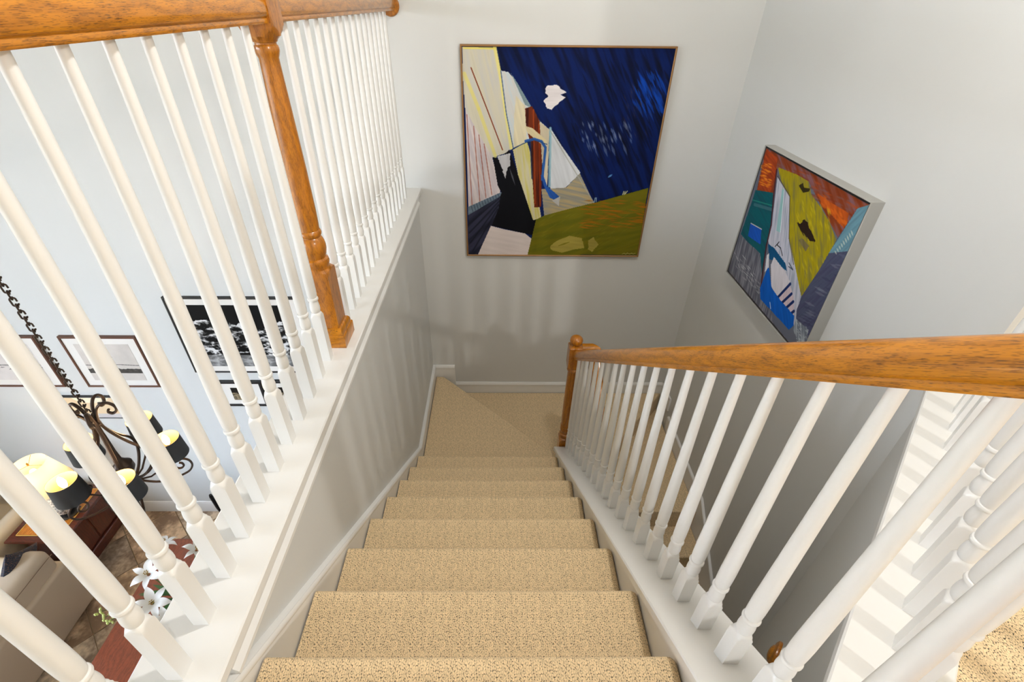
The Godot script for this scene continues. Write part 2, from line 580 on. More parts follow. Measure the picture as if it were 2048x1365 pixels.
func shell() -> void:
	struct("wall_back", wbox(Vector3(-6.2, 0, ZB - 0.12), Vector3(XR, CEIL, ZB)), "wall_paint", "pale grey painted wall at the end of the stairwell")
	struct("wall_right", wbox(Vector3(XR, 0, ZB - 0.12), Vector3(XR + 0.12, CEIL, -1.2)), "wall_paint", "pale grey painted wall on the right of the stairwell")
	struct("wall_left", wbox(Vector3(-0.685, 0, ZB), Vector3(-0.565, 3.684, 3.0)), "wall_paint", "low wall between stairs and living room")
	# wall between the two flights: its top follows the upper flight
	var m := MB.new()
	var y0 := 4.8 - 0.828 - 0.038
	m.extr(PackedVector2Array([V(-0.15, y0 - 0.15 * SL), V(-2.36, y0 - 2.36 * SL), V(-2.36, 0), V(-0.15, 0)]), 0, 0.446, 0.574)
	struct("wall_center", m, "wall_paint", "grey wall between the upper and lower flight")
	# angled wall under the landing guard, and the hall walls
	m = MB.new()
	m.extr(PackedVector2Array([diag(-0.12, 0.03), diag(1.3, 0.03), diag(1.3, 0.15), diag(-0.12, 0.15)]), 1, 0.0, 3.72)
	struct("wall_diagonal", m, "wall_paint", "grey wall set at an angle under the landing")
	struct("wall_hall", wbox(Vector3(XR + 0.12, 0, -1.32), Vector3(6.2, CEIL, -1.2)), "wall_paint")
	struct("wall_hall", wbox(Vector3(6.2, 0, -1.32), Vector3(6.32, CEIL, 5.0)), "wall_paint")
	wall_front()
	living_window_wall()
	# hall floor with carpet; its edge follows the stairs and the angled guard
	m = MB.new()
	var e0 := diag(-0.12, 0.16)
	var e1 := diag(1.27, 0.16)
	m.extr(PackedVector2Array([V(-0.563, -0.222), V(0.428, -0.222), V(0.428, -0.14), V(e0.x, e0.y), V(e1.x, e1.y), V(XR + 0.02, -1.19), V(6.2, -1.19), V(6.2, 5.0), V(-0.563, 5.0)]), 1, HALL - 0.25, HALL)
	struct("floor_hall", m, "carpet", "beige carpet of the upper hall")
	struct("floor", wbox(Vector3(-6.2, -0.2, ZB), Vector3(6.2, -0.012, 5.0)), "grout", "tiled ground floor of the living room")
	tiles()
	struct("ceiling", wbox(Vector3(-6.3, CEIL, ZB - 0.12), Vector3(6.32, CEIL + 0.15, 5.12)), "ceiling_paint")
	# --- caps and mouldings
	m = MB.new()
	m.extr(MB.inset(PackedVector2Array([V(-0.715, 3.684), V(-0.535, 3.684), V(-0.535, 3.714), V(-0.715, 3.714)]), 0.0), 2, ZB, 3.0)
	m = MB.new()
	m.extr(PackedVector2Array([V(-0.715, 3.687), V(-0.712, 3.684), V(-0.538, 3.684), V(-0.535, 3.687), V(-0.535, 3.710), V(-0.539, 3.714), V(-0.711, 3.714), V(-0.715, 3.710)]), 2, ZB, 3.0)
	struct("trim_1", m, "white_paint", "white painted ledge on the low wall left of the stairs")
	m = MB.new()
	m.extr(PackedVector2Array([V(-0.566, 3.684), V(-0.545, 3.684), V(-0.545, 3.676), V(-0.552, 3.664), V(-0.555, 3.640), V(-0.549, 3.634), V(-0.544, 3.628), V(-0.544, 3.616), V(-0.548, 3.610), V(-0.566, 3.606)]), 2, ZB + 0.06, -0.43)
	struct("trim_2", m, "white_paint", "white moulding under the ledge left of the stairs")
	m = MB.new()
	m.extr(PackedVector2Array([V(-0.706, 3.684), V(-0.684, 3.684), V(-0.684, 3.61), V(-0.692, 3.62), V(-0.697, 3.65)]), 2, ZB, 3.0)
	struct("trim_3", m, "white_paint")
	# sloped cap on the right of the upper flight
	var t := 4.8 - 0.828
	m = MB.new()
	m.extr(PackedVector2Array([V(-0.16, t - 0.16 * SL), V(-2.36, t - 2.36 * SL), V(-2.36, t - 0.038 - 2.36 * SL), V(-0.16, t - 0.038 - 0.16 * SL)]), 0, 0.41, 0.59, 0.004)
	struct("trim_4", m, "white_paint", "white sloping ledge that carries the right hand balusters")
	# angled cap of the landing
	m = MB.new()
	m.extr(PackedVector2Array([diag(-0.13, 0), diag(1.33, 0), diag(1.33, 0.18), diag(-0.13, 0.18)]), 1, 3.715, 3.75, 0.004)
	struct("trim_5", m, "white_paint", "white ledge set at an angle along the landing")
	m = MB.new()
	m.extr(PackedVector2Array([diag(-0.1, 0.012), diag(1.31, 0.012), diag(1.31, 0.05), diag(-0.1, 0.05)]), 1, 3.66, 3.715, 0.006)
	struct("trim_6", m, "white_paint")
	# --- skirt boards
	var k := 4.8 - 0.889 + 0.030
	skirt("trim_7", [V(-0.26, k - 0.26 * SL), V(-2.413, k - 2.413 * SL), V(ZB, k - 2.413 * SL)], 0.5, -0.565, 0.02, 1.0, "white skirt board along the left of the upper flight")
	m = MB.new()
	m.extr(PackedVector2Array([V(-0.22, t - 0.04 - 0.22 * SL), V(-2.36, t - 0.04 - 2.36 * SL), V(-2.36, 1.75), V(-2.2, 1.75), V(-0.22, 3.2)]), 0, 0.430, 0.446)
	struct("trim_8", m, "white_paint", "white skirt board under the right hand ledge")
	var lv := 1.78
	skirt("trim_9", [V(-0.6, lv - (2.23 - 0.6) * SL), V(-2.23, lv), V(-3.10, lv)], 0.45, XR, 0.016, -1.0, "white skirt board along the right wall beside the lower flight")
	# baseboards on the back wall step down at the winder
	base_x("baseboard_back", -0.545, -0.372, 2.133, 0.30, "raised piece of white baseboard at the top winder")
	base_x("baseboard_back", -0.372, XR, 1.937, 0.125, "white baseboard along the end wall of the landing")
	m = MB.new()
	m.extr(PackedVector2Array([V(ZB, 1.80), V(-3.15, 1.80), V(-3.15, 1.93), V(-3.154, 1.937), V(ZB, 1.937)]), 0, XR - 0.014, XR)
	struct("baseboard_right", m, "white_paint", "short white baseboard in the far right corner")
	m = MB.new()
	m.extr(PackedVector2Array([V(0, 0), V(0.014, 0), V(0.014, 0.135), V(0.010, 0.15), V(0.007, 0.165), V(0, 0.17)]), 2, 0, 1)
	m = MB.new()
	m.extr(PackedVector2Array([V(ZB, 0), V(ZB + 0.014, 0), V(ZB + 0.014, 0.135), V(ZB + 0.010, 0.15), V(ZB + 0.007, 0.165), V(ZB, 0.17)]), 0, -6.2, -0.685)
	struct("baseboard_living", m, "white_paint", "white baseboard under the framed pictures")

# a board on a wall whose top runs along a line of (z, y) points, with a bead on its upper edge
func skirt(called: String, line: Array, drop: float, x: float, th: float, side: float, label: String) -> void:
	var pts := PackedVector2Array(line)
	for i in range(line.size() - 1, -1, -1): pts.append(line[i] - V(0, drop))
	var m := MB.new()
	m.extr(pts, 0, x, x + side * th)
	var o := struct(called, m, "white_paint", label)
	var b := MB.new()
	var rings := []
	for i in line.size():
		var r := PackedVector3Array()
		for q in [V(0, -0.022), V(th + 0.001, -0.022), V(th + 0.004, -0.016), V(th + 0.004, -0.006), V(th - 0.002, 0.001), V(0, 0.001)]:
			r.append(Vector3(x + side * q.x, line[i].y + q.y * (1.25 if i != line.size() - 1 else 1.0), line[i].x))
		rings.append(r)
	b.loft(rings, true, 3, 0.6)
	obj("bead", b, "white_paint", o)

func base_x(called: String, x0: float, x1: float, top: float, h: float, label: String) -> void:
	var m := MB.new()
	m.extr(PackedVector2Array([V(ZB, top - h), V(ZB + 0.012, top - h), V(ZB + 0.012, top - 0.030), V(ZB + 0.019, top - 0.026), V(ZB + 0.018, top - 0.016), V(ZB + 0.006, top), V(ZB, top)]), 0, x0, x1)
	struct(called, m, "white_paint", label)

func wall_front() -> void:
	var z0 := 5.0
	struct("wall_front", wbox(Vector3(-6.2, 0, z0), Vector3(6.32, CEIL, z0 + 0.12)), "wall_paint")
	# side walls that close the space under the hall
	struct("wall_under_hall", wbox(Vector3(-0.685, 0, 3.0), Vector3(-0.565, HALL, 5.0)), "wall_paint")

func living_window_wall() -> void:
	var x0 := -6.32
	var x1 := -6.2
	var zs := [-1.0, 0.2, 0.6, 1.8, 2.1, 3.3, 3.6, 4.7]
	struct("wall_living", wbox(Vector3(x0, 0, ZB - 0.12), Vector3(x1, CEIL, zs[0])), "wall_paint")
	for k in 3: struct("wall_living", wbox(Vector3(x0, 0, zs[2 * k + 1]), Vector3(x1, CEIL, zs[2 * k + 2])), "wall_paint")
	struct("wall_living", wbox(Vector3(x0, 0, zs[7]), Vector3(x1, CEIL, 5.12)), "wall_paint")
	for k in 4:
		var a: float = zs[2 * k]
		var b: float = zs[2 * k + 1]
		struct("wall_living", wbox(Vector3(x0, 0, a), Vector3(x1, 0.7, b)), "wall_paint")
		struct("wall_living", wbox(Vector3(x0, 5.6, a), Vector3(x1, CEIL, b)), "wall_paint")
		var f := MB.new()
		for y in [0.73, 2.1, 3.2, 5.57]: f.box(Vector3(-6.26, y, (a + b) / 2), Vector3(0.07, 0.06, b - a), 0.004)
		for z in [a + 0.03, (a + b) / 2, b - 0.03]: f.box(Vector3(-6.26, 3.15, z), Vector3(0.07, 4.9, 0.05), 0.004)
		var w := struct("window_%d" % (k + 1), f, "white_paint", "tall living room window with white glazing bars")
		for p in [[0.75, 2.08], [2.12, 3.18], [3.22, 5.55]]:
			for q in [[a + 0.055, (a + b) / 2 - 0.025], [(a + b) / 2 + 0.025, b - 0.055]]:
				obj("pane", wbox(Vector3(-6.262, p[0], q[0]), Vector3(-6.258, p[1], q[1])), "pane", w)

func tiles() -> void:
	var fl := get_node("floor")
	var room := PackedVector2Array([V(-6.19, ZB + 0.001), V(-0.69, ZB + 0.001), V(-0.69, 1.2), V(-6.19, 1.2)])
	var s := 0.4755
	var g := 0.0035
	var d := sqrt(0.5)
	for i in range(-18, 6):
		for j in range(-12, 12):
			var a0 := -7.105 * d + (i + 10) * s + g
			var b0 := -0.287 * d + (j - 2) * s + g
			var a1 := a0 + s - 2.0 * g
			var b1 := b0 + s - 2.0 * g
			var sq := PackedVector2Array()
			for q in [V(a0, b0), V(a1, b0), V(a1, b1), V(a0, b1)]: sq.append(V((q.x + q.y) * d, (q.x - q.y) * d))
			for part in Geometry2D.intersect_polygons(sq, room):
				var c := V(0, 0)
				for q in part: c += q / part.size()
				if c.x < -5.4 or c.x > -1.2 or c.y > 0.6: continue
				var m := MB.new()
				m.extr(part, 1, -0.012, 0.0, 0.002)
				obj("tile", m, "tile_%d" % rng.randi_range(0, 2), fl)

# ---------------------------------------------------------------- stairs
func step_mesh(zn: float, yn: float, x0: float, x1: float, dirz: float, rx: float) -> MB:
	var p := PackedVector2Array()
	var r := 0.017
	p.append(V(RUN + 0.022, 0))
	for k in 7:
		var t := PI * 0.5 + PI * k / 6.0
		p.append(V(r + cos(t) * r, -r + sin(t) * r))
	p.append(V(0.024, -2.0 * r - 0.002)); p.append(V(0.024, -RISE)); p.append(V(RUN + 0.022, -RISE))
	var m := MB.new()
	var rings := []
	var st := [[x0, 0.0], [lerpf(x0, x1, 0.5), 0.0]]
	for k in 6:
		var t := PI * 0.5 * k / 5.0
		st.append([x1 - rx + sin(t) * rx, rx * 0.8 * (1.0 - cos(t))])
	for s in st:
		var ring := PackedVector3Array()
		for i in p.size():
			var q := p[i]
			var w := q
			if i < p.size() - 2:
				if i == 0: w = q + V(0, -s[1])
				elif i < 8:
					var nn := V(cos(PI * 0.5 + PI * (i - 1) / 6.0), sin(PI * 0.5 + PI * (i - 1) / 6.0))
					w = q - nn * s[1] * (1.0 if i < 5 else 0.6)
			ring.append(Vector3(s[0], yn + w.y, zn + dirz * w.x))
		rings.append(ring)
	m.loft(rings, true, 3, 0.72, 1)
	return m

func winder(pts: Array, top: float, bot: float) -> MB:
	var m := MB.new()
	var p := PackedVector2Array(pts)
	var r := 0.016
	var rings := [MB.lift(p, 1, bot), MB.lift(p, 1, top - r)]
	for k in range(1, 5):
		var t := PI * 0.5 * k / 4.0
		rings.append(MB.lift(MB.inset(p, r * (1.0 - cos(t))), 1, top - r + r * sin(t)))
	m.loft(rings, true, 3, 0.6, 1)
	return m

func stairs() -> void:
	var t := thing("staircase", "carpeted staircase of beige treads turning at winders before the end wall", "staircase", Vector3(0, 0, -1.5))
	t.position = Vector3.ZERO
	obj("carpeted_step", step_mesh(N0Z + RUN, N0Y + RISE, -0.5395, 0.4285, 1.0, 0.014), "carpet", t)
	for k in 8:
		obj("carpeted_step", step_mesh(N0Z - k * RUN, N0Y - k * RISE, -0.5395, 0.4285, 1.0, 0.022), "carpet", t)
	var y8 := 2.013
	obj("winder_step", winder([V(-0.543, -2.235), V(0.428, -2.235), V(0.428, -2.475), V(-0.474, -3.368), V(-0.543, -3.37)], y8, y8 - RISE - 0.02), "carpet", t)
	var y9 := y8 - RISE
	obj("winder_step", winder([V(-0.543, -3.3), V(-0.543, -3.37), V(1.53, -3.37), V(0.63, -2.30), V(0.44, -2.30)], y9, y9 - RISE - 0.02), "carpet", t)
	var y10 := y9 - RISE
	obj("winder_step", winder([V(0.60, -2.45), V(1.529, -3.37), V(1.529, -2.225), V(0.60, -2.225)], y10, y10 - RISE), "carpet", t)
	var k := 1
	while k < 4:
		obj("carpeted_step", step_mesh(-2.225 + k * RUN, y10 - k * RISE, 0.60, 1.529, -1.0, 0.01), "carpet", t)
		k += 1
	# the lower landing in front of the angled wall
	obj("landing", winder([V(0.60, -1.45), V(1.529, -1.45), V(1.529, -1.29), V(0.60, -0.36)], y10 - 4 * RISE, y10 - 5 * RISE), "carpet", t)

# ---------------------------------------------------------------- railings
func baluster(H: float, hb: float, slope: float) -> MB:
	var p := [[0.03, 0.0], [0.03, hb - 0.02]]
	for q in [[0.0235, -0.013], [0.0205, -0.007], [0.0178, -0.0015], [0.0152, 0.002], [0.0138, 0.0035], [0.0146, 0.006], [0.0160, 0.011], [0.0168, 0.018], [0.0167, 0.025], [0.0160, 0.033], [0.0148, 0.041], [0.0137, 0.0475], [0.0137, 0.049], [0.0168, 0.0505], [0.0180, 0.0535], [0.0181, 0.0565], [0.0168, 0.0598], [0.0140, 0.0612], [0.0150, 0.064], [0.0161, 0.072], [0.0166, 0.09], [0.0167, 0.12]]:
		p.append([q[0], hb + q[1]])
	for k in [0.25, 0.5, 0.75]: p.append([lerpf(0.0167, 0.0095, k), lerpf(hb + 0.12, H, k)])
	p.append([0.0095, H])
	var m := MB.new()
	m.turned(p, 0.0168, 32, Vector3.ZERO, slope, slope, hb + 0.003)
	return m

# profile of the handrails, bottom at y = 0
func rail_prof() -> Array:
	var h := [[0.0255, 0.0], [0.0265, 0.002], [0.0265, 0.010], [0.0250, 0.0122], [0.0265, 0.0142], [0.0300, 0.0162], [0.0318, 0.021], [0.0318, 0.034], [0.0300, 0.045], [0.0255, 0.053], [0.0180, 0.0585], [0.0090, 0.0605]]
	var p := []
	for q in h: p.append(V(q[0], q[1]))
	h.reverse()
	for q in h: p.append(V(-q[0], q[1]))
	return p

func rail(z0: float, z1: float) -> MB:
	var m := MB.new()
	m.g = 2
	var rings := []
	var pts := PackedVector2Array(rail_prof())
	var n := 6
	for k in n + 1: rings.append(MB.lift(pts, 2, lerpf(z0, z1, float(k) / n)))
	m.loft(rings, true, 3, 0.8)
	return m

func railings() -> void:
	# left guard over the living room
	var cx := -0.6225
	var base := 3.714
	var t := thing("guard_railing", "long level railing on the left with white balusters and an oak newel", "railing", Vector3(cx, base, -1.5))
	var bal := baluster(1.034, 0.199, 0.0)
	var z := -0.80 + 0.1012 * 12
	for k in 19:
		var zz := -0.806 + 0.1012 * (12 - k)
		if absf(zz + 1.54) < 0.09: continue
		obj("baluster", bal, "white_paint", t, Vector3(0, 0, zz + 1.5))
	for k in 16:
		obj("baluster", bal, "white_paint", t, Vector3(0, 0, -1.672 - 0.1003 * k + 1.5))
	var rb := 1.0295
	obj("handrail", rail(-3.365, -1.583), "oak", t, Vector3(0, rb, 1.5))
	obj("handrail", rail(-1.497, 1.6), "oak", t, Vector3(0, rb, 1.5))
	var ros := MB.new()
	ros.g = 0
	var pr := []
	for q in [[0.0, 0.0], [0.052, 0.0], [0.054, 0.006], [0.052, 0.013], [0.046, 0.018], [0.0, 0.02]]: pr.append(q)
	ros.lathe(pr, 36)
	var ro := obj("rosette", ros, "oak_post", t, Vector3(0, rb + 0.022, ZB + 1.5))
	ro.rotation.x = PI / 2
	newel(t, Vector3(-0.010, 0, -0.04))
	# banister on the right of the upper flight
	var x2 := 0.503
	var b := thing("stair_banister", "sloping banister on the right of the stairs with white balusters and oak handrail", "railing", Vector3(x2, 4.8 - 0.828 - 1.3 * SL, -1.3))
	var bal2 := baluster(0.792, 0.128, SL)
	for k in 21:
		var zz := -0.246 - 0.1035 * k
		if zz < -2.33: break
		obj("baluster", bal2, "white_paint", b, Vector3(0, (zz + 1.3) * SL, zz + 1.3))
	var L := (2.385 - 0.12) / cos(atan(SL))
	var hr := obj("handrail", rail(-L, 0.0), "oak", b, Vector3(0, 0.779 + (1.3 - 0.12) * SL, 1.3 - 0.12))
	hr.rotation.x = -atan(SL)
	# bottom newel stands against the end of the ledge
	var nz := -2.415
	var o := Vector3(-0.011, 0, nz + 1.3)
	var yb := b.position.y
	var nw := MB.new()
	nw.g = 1
	var pf := []
	for q in [[0.07, 1.75], [0.07, 2.235], [0.058, 2.243], [0.046, 2.250], [0.036, 2.255], [0.035, 2.26], [0.041, 2.268], [0.043, 2.278], [0.041, 2.288], [0.033, 2.294], [0.033, 2.30], [0.038, 2.315], [0.041, 2.333], [0.038, 2.348], [0.035, 2.353], [0.040, 2.360], [0.040, 2.370], [0.0355, 2.377], [0.037, 2.40], [0.038, 2.45], [0.036, 2.65], [0.033, 2.83], [0.032, 2.855], [0.037, 2.860], [0.040, 2.868], [0.037, 2.876], [0.034, 2.880], [0.036, 2.886], [0.050, 2.893], [0.066, 2.905], [0.066, 3.035], [0.056, 3.05], [0.040, 3.056], [0.026, 3.060], [0.020, 3.066], [0.022, 3.073]]: pf.append([q[0], q[1] - yb])
	nw.turned(pf, 0.0425, 32, o)
	var nn := obj("newel_post", nw, "oak_post", b)
	var ball := MB.new()
	ball.g = 1
	ball.lathe([[0.016, 3.066 - yb], [0.030, 3.071 - yb], [0.038, 3.081 - yb], [0.0405, 3.093 - yb], [0.038, 3.106 - yb], [0.028, 3.117 - yb], [0.013, 3.123 - yb], [0.0, 3.124 - yb]], 28, o)
	obj("ball_finial", ball, "oak_post", nn)
	# newel at the hall end
	var top := MB.new()
	top.g = 1
	top.box(Vector3(0, 0.60, 1.3 - 0.075), Vector3(0.085, 1.50, 0.085), 0.006)
	obj("newel_post", top, "oak_post", b, Vector3(0, 0.55, 0))
	# level rail across to the lower flight
	var lo := thing("lower_banister", "oak rail and slim post behind the bottom newel, starting the lower flight", "railing", Vector3(0.62, 1.632, -2.43))
	var lm := MB.new()
	lm.g = 0
	var pts := PackedVector2Array(rail_prof())
	var r0 := PackedVector3Array()
	var r1 := PackedVector3Array()
	var r2 := PackedVector3Array()
	for q in pts:
		r0.append(Vector3(-0.085, 1.355 + q.y, q.x)); r1.append(Vector3(q.x, 1.355 + q.y, q.x))
		r2.append(Vector3(q.x, 1.355 - 0.35 * SL * 1.0 + q.y, 0.35))
	lm.loft([r0, r1], true, 3, 0.8)
	lm.loft([r1, r2], true, 3, 0.8)
	obj("handrail", lm, "oak", lo)
	var sp := MB.new()
	sp.g = 1
	sp.turned([[0.04, 0.0], [0.04, 0.5], [0.026, 0.52], [0.024, 0.55], [0.026, 0.8], [0.022, 1.2], [0.03, 1.22], [0.03, 1.36]], 0.024, 32)
	obj("newel_post", sp, "oak_post", lo)
	# guard of the angled landing
	var ang := atan2(0.722, 0.692)
	var d0 := diag(0.5, 0.094)
	var gd := thing("guard_railing", "level railing at an angle on the landing at the lower right, white balusters", "railing", Vector3(d0.x, 3.75, d0.y))
	gd.rotation.y = ang
	var bal3 := baluster(1.0, 0.197, 0.0)
	for k in 11:
		var tt := 0.068 + 0.1035 * k
		if tt > 1.2: break
		obj("baluster", bal3, "white_paint", gd, Vector3(tt - 0.5, 0, 0))
	var gr := obj("handrail", rail(-0.72, 0.55), "oak", gd, Vector3(0, 0.995, 0))
	gr.rotation.y = -PI / 2
	# rosette where the rail of the lower flight meets the angled wall
	var wh := thing("handrail_rosette", "round oak handrail rosette low on the grey angled wall beside a white baluster", "rosette", Vector3(1.104, 2.708, -0.816))
	var wm := MB.new()
	wm.g = 0
	wm.lathe([[0.0, 0.0], [0.056, 0.0], [0.058, 0.006], [0.056, 0.013], [0.046, 0.018], [0.0, 0.02]], 36)
	var wo := obj("plate", wm, "oak_post", wh)
	wo.basis = Basis(Vector3(0.692, 0, -0.722), Vector3(-0.722, 0, -0.692), Vector3(0, 1, 0))
	var ws := MB.new()
	ws.g = 0
	ws.lathe([[0.036, 0.017], [0.030, 0.024], [0.018, 0.029], [0.0, 0.031]], 28)
	var wn := obj("boss", ws, "oak", wh)
	wn.basis = wo.basis

func newel(t: Node3D, at: Vector3) -> void:
	var nw := MB.new()
	nw.g = 1
	var pf := [[0.075, 0.0], [0.075, 0.285], [0.062, 0.296], [0.052, 0.304], [0.041, 0.310], [0.040, 0.318], [0.0425, 0.324], [0.0445, 0.334], [0.0425, 0.344], [0.035, 0.349], [0.035, 0.353], [0.0395, 0.362], [0.0430, 0.378], [0.0435, 0.392], [0.041, 0.408], [0.036, 0.420], [0.0325, 0.424], [0.0325, 0.428], [0.0365, 0.431], [0.0385, 0.438], [0.0365, 0.446], [0.0335, 0.449], [0.0345, 0.47], [0.0352, 0.52], [0.034, 0.65], [0.0305, 0.80], [0.0270, 0.925], [0.0265, 0.948], [0.030, 0.956], [0.0325, 0.964], [0.033, 0.972], [0.0315, 0.978], [0.0285, 0.980], [0.0285, 0.985], [0.0325, 0.987], [0.0345, 0.992], [0.0440, 1.000], [0.0560, 1.012], [0.075, 1.024], [0.075, 1.165], [0.056, 1.178], [0.040, 1.184], [0.022, 1.19], [0.022, 1.196], [0.036, 1.206], [0.040, 1.220], [0.036, 1.234], [0.02, 1.246], [0.004, 1.249]]
	nw.turned(pf, 0.0440, 32, at)
	var o := obj("newel_post", nw, "oak_post", t)
	var pl := MB.new()
	pl.g = 0
	var rings := []
	for q in [[0.0625, 0.0], [0.0625, 0.046], [0.0605, 0.050], [0.0575, 0.052], [0.0575, 0.056], [0.0555, 0.068], [0.050, 0.076], [0.0445, 0.078]]:
		var r := PackedVector3Array()
		for c in [[-1, -1], [1, -1], [1, 1], [-1, 1]]: r.append(at + Vector3(c[0] * q[0], q[1], c[1] * q[0]))
		rings.append(r)
	pl.loft(rings, true, 3, 0.8, 1)
	obj("base_moulding", pl, "oak", o)

# ---------------------------------------------------------------- paintings
func uvs(H: Array, a: Array) -> PackedVector2Array:
	var r := PackedVector2Array()
	for i in range(0, a.size(), 2):
		var x: float = a[i]
		var y: float = a[i + 1]
		var w: float = H[6] * x + H[7] * y + 1.0
		r.append(V((H[0] * x + H[1] * y + H[2]) / w, (H[3] * x + H[4] * y + H[5]) / w))
	return r

func paint_blue() -> Image:
	var H := [0.00080733, -0.00002287, -0.13057894, -0.0000181, 0.00065541, -0.07238576, -0.00000643, -0.0001842]
	var P := Paint.new(512, 538, C(4, 24, 74))
	var po := func(a, c, amp = 0.08, dir = 1.2, soft = 0.0, c2 = Color(0, 0, 0, 0), fa = 4.0, fc = 60.0): P.poly(uvs(H, a), c, amp * 0.7, dir, soft, c2, fa, fc * 0.8)
	var li := func(a, w, c, al = 1.0, tp = 0.0):
		var q := uvs(H, a)
		for i in q.size() - 1: P.line(q[i], q[i + 1], w / 1000.0, c, al, tp)
	# night blue with strokes
	po.call([360, 120, 1365, 145, 1210, 940, 890, 1000, 650, 590, 380, 255], C(4, 26, 82), 0.25, 1.05, 0.0, C(1, 9, 36), 3.0, 34.0)
	var r := RandomNumberGenerator.new()
	r.seed = 3
	for k in 90:
		var x := r.randf_range(760, 1300)
		var y := r.randf_range(150, 760)
		var L := r.randf_range(60, 190)
		li.call([x, y, x + L * 0.42, y + L], r.randf_range(6, 16), C(1, 5, 22), 0.5, 0.9)
	for k in 46:
		var x := r.randf_range(1110, 1270)
		var y := r.randf_range(260, 470)
		var L := r.randf_range(40, 120)
		li.call([x, y, x + L * 0.4, y + L], r.randf_range(6, 16), C(8, 66, 168), 0.6, 0.9)
	for k in 40:
		var x := r.randf_range(830, 1100)
		var y := r.randf_range(540, 680)
		var L := r.randf_range(25, 80)
		li.call([x, y, x + L * 0.35, y + L], r.randf_range(6, 16), C(150, 158, 180), 0.36, 0.95)
	for k in 22:
		var x := r.randf_range(1060, 1230)
		var y := r.randf_range(330, 620)
		li.call([x, y, x + 14, y + 40], 6.0, C(96, 60, 60), 0.3, 0.9)
	po.call([640, 345, 700, 340, 722, 362, 752, 384, 720, 396, 746, 412, 700, 450, 664, 480, 640, 470, 625, 425, 652, 402, 632, 386], C(222, 216, 216), 0.1, 0.0, 0.012)
	# cream tower
	po.call([168, 118, 360, 130, 385, 260, 412, 490, 452, 692, 400, 722, 335, 742, 185, 480, 172, 300], C(206, 200, 178), 0.1, 1.3, 0.0, C(186, 184, 176), 3.0, 40.0)
	li.call([352, 125, 385, 300, 412, 500, 440, 690], 16.0, C(226, 214, 120), 0.75)
	li.call([180, 270, 260, 470, 352, 735], 17.0, C(216, 204, 116), 0.75)
	li.call([218, 238, 310, 480, 392, 700], 5.0, C(112, 44, 22))
	li.call([178, 125, 355, 132], 9.0, C(224, 208, 96), 0.8)
	# lilac fan
	po.call([185, 470, 250, 590, 335, 740, 380, 940, 200, 1020], C(192, 182, 184), 0.06, 1.3, 0.0, C(206, 196, 192))
	for q in [[193, 500, 220, 1005], [231, 565, 264, 985], [260, 615, 298, 965], [289, 665, 331, 950]]: li.call(q, 3.6, C(140, 66, 46), 0.9)
	# pale central panels
	po.call([385, 255, 430, 266, 480, 330, 560, 470, 600, 540, 655, 590, 645, 672, 565, 650, 520, 652, 452, 692, 415, 500], C(206, 205, 200), 0.08, 1.2, 0.0, C(186, 196, 200))
	po.call([470, 400, 520, 455, 528, 655, 455, 690, 460, 500], C(212, 202, 170), 0.08, 1.3)
	po.call([440, 268, 480, 330, 560, 470, 520, 450], C(120, 140, 146), 0.1, 1.0)
	po.call([450, 700, 530, 655, 560, 760, 606, 1080, 545, 1098, 482, 860], C(206, 199, 164), 0.1, 1.4, 0.0, C(190, 180, 96))
	po.call([520, 470, 560, 458, 602, 545, 612, 760, 606, 1020, 568, 1022, 545, 650, 525, 575], C(112, 44, 18), 0.35, 1.5, 0.0, C(44, 14, 8), 3.0, 70.0)
	li.call([566, 480, 572, 1000], 9.0, C(150, 62, 22), 0.8)
	li.call([596, 560, 600, 1010], 8.0, C(140, 56, 20), 0.8)
	li.call([548, 650, 556, 860], 8.0, C(24, 40, 70), 0.8)
	po.call([600, 545, 655, 590, 650, 700, 640, 920, 622, 905, 612, 760], C(196, 184, 158), 0.1, 1.4)
	po.call([520, 568, 560, 580, 642, 652, 630, 684, 600, 664, 530, 604], C(208, 194, 152), 0.08, 0.7)
	# white sail and stone foot
	po.call([660, 580, 722, 680, 826, 832, 765, 892, 740, 916, 658, 920, 654, 700], C(206, 209, 212), 0.06, 1.2)
	li.call([660, 582, 652, 905], 13.0, C(138, 178, 190), 0.85)
	po.call([608, 920, 660, 918, 745, 914, 822, 835, 898, 1000, 760, 1032, 622, 1068], C(142, 139, 126), 0.1, 0.2, 0.0, C(172, 150, 106))
	li.call([655, 590, 898, 998], 5.0, C(160, 160, 152), 0.8)
	# blue arc, scarf and hand
	li.call([522, 652, 570, 642, 610, 656, 632, 690, 622, 780, 612, 868], 13.0, C(40, 84, 150))
	po.call([604, 842, 622, 852, 640, 905, 706, 962, 690, 986, 655, 970, 622, 905], C(34, 78, 152), 0.15, 1.0)
	po.call([666, 985, 712, 962, 704, 1016, 690, 1004], C(170, 168, 164))
	li.call([385, 258, 415, 500, 452, 692, 560, 644, 640, 672], 4.0, C(38, 66, 110), 0.9)
	# black mass
	po.call([338, 740, 372, 750, 430, 700, 452, 760, 560, 1092, 576, 1090, 556, 1176, 330, 1122, 384, 935, 365, 900], C(7, 8, 14), 0.1, 1.2)
	po.call([362, 735, 432, 718, 436, 790, 420, 800, 405, 862, 388, 800], C(188, 188, 190), 0.1, 1.4, 0.01)
	li.call([430, 800, 462, 900], 9.0, C(120, 124, 132), 0.6, 0.9)
	# slate fan
	po.call([198, 1062, 378, 955, 370, 1022, 330, 1122, 250, 1280, 198, 1280], C(50, 52, 72), 0.2, 2.4, 0.0, C(24, 25, 38), 2.0, 30.0)
	for q in [[376, 965, 205, 1110], [372, 985, 205, 1160], [368, 1005, 210, 1215], [362, 1030, 222, 1262]]: li.call(q, 8.0, C(18, 19, 30), 0.7)
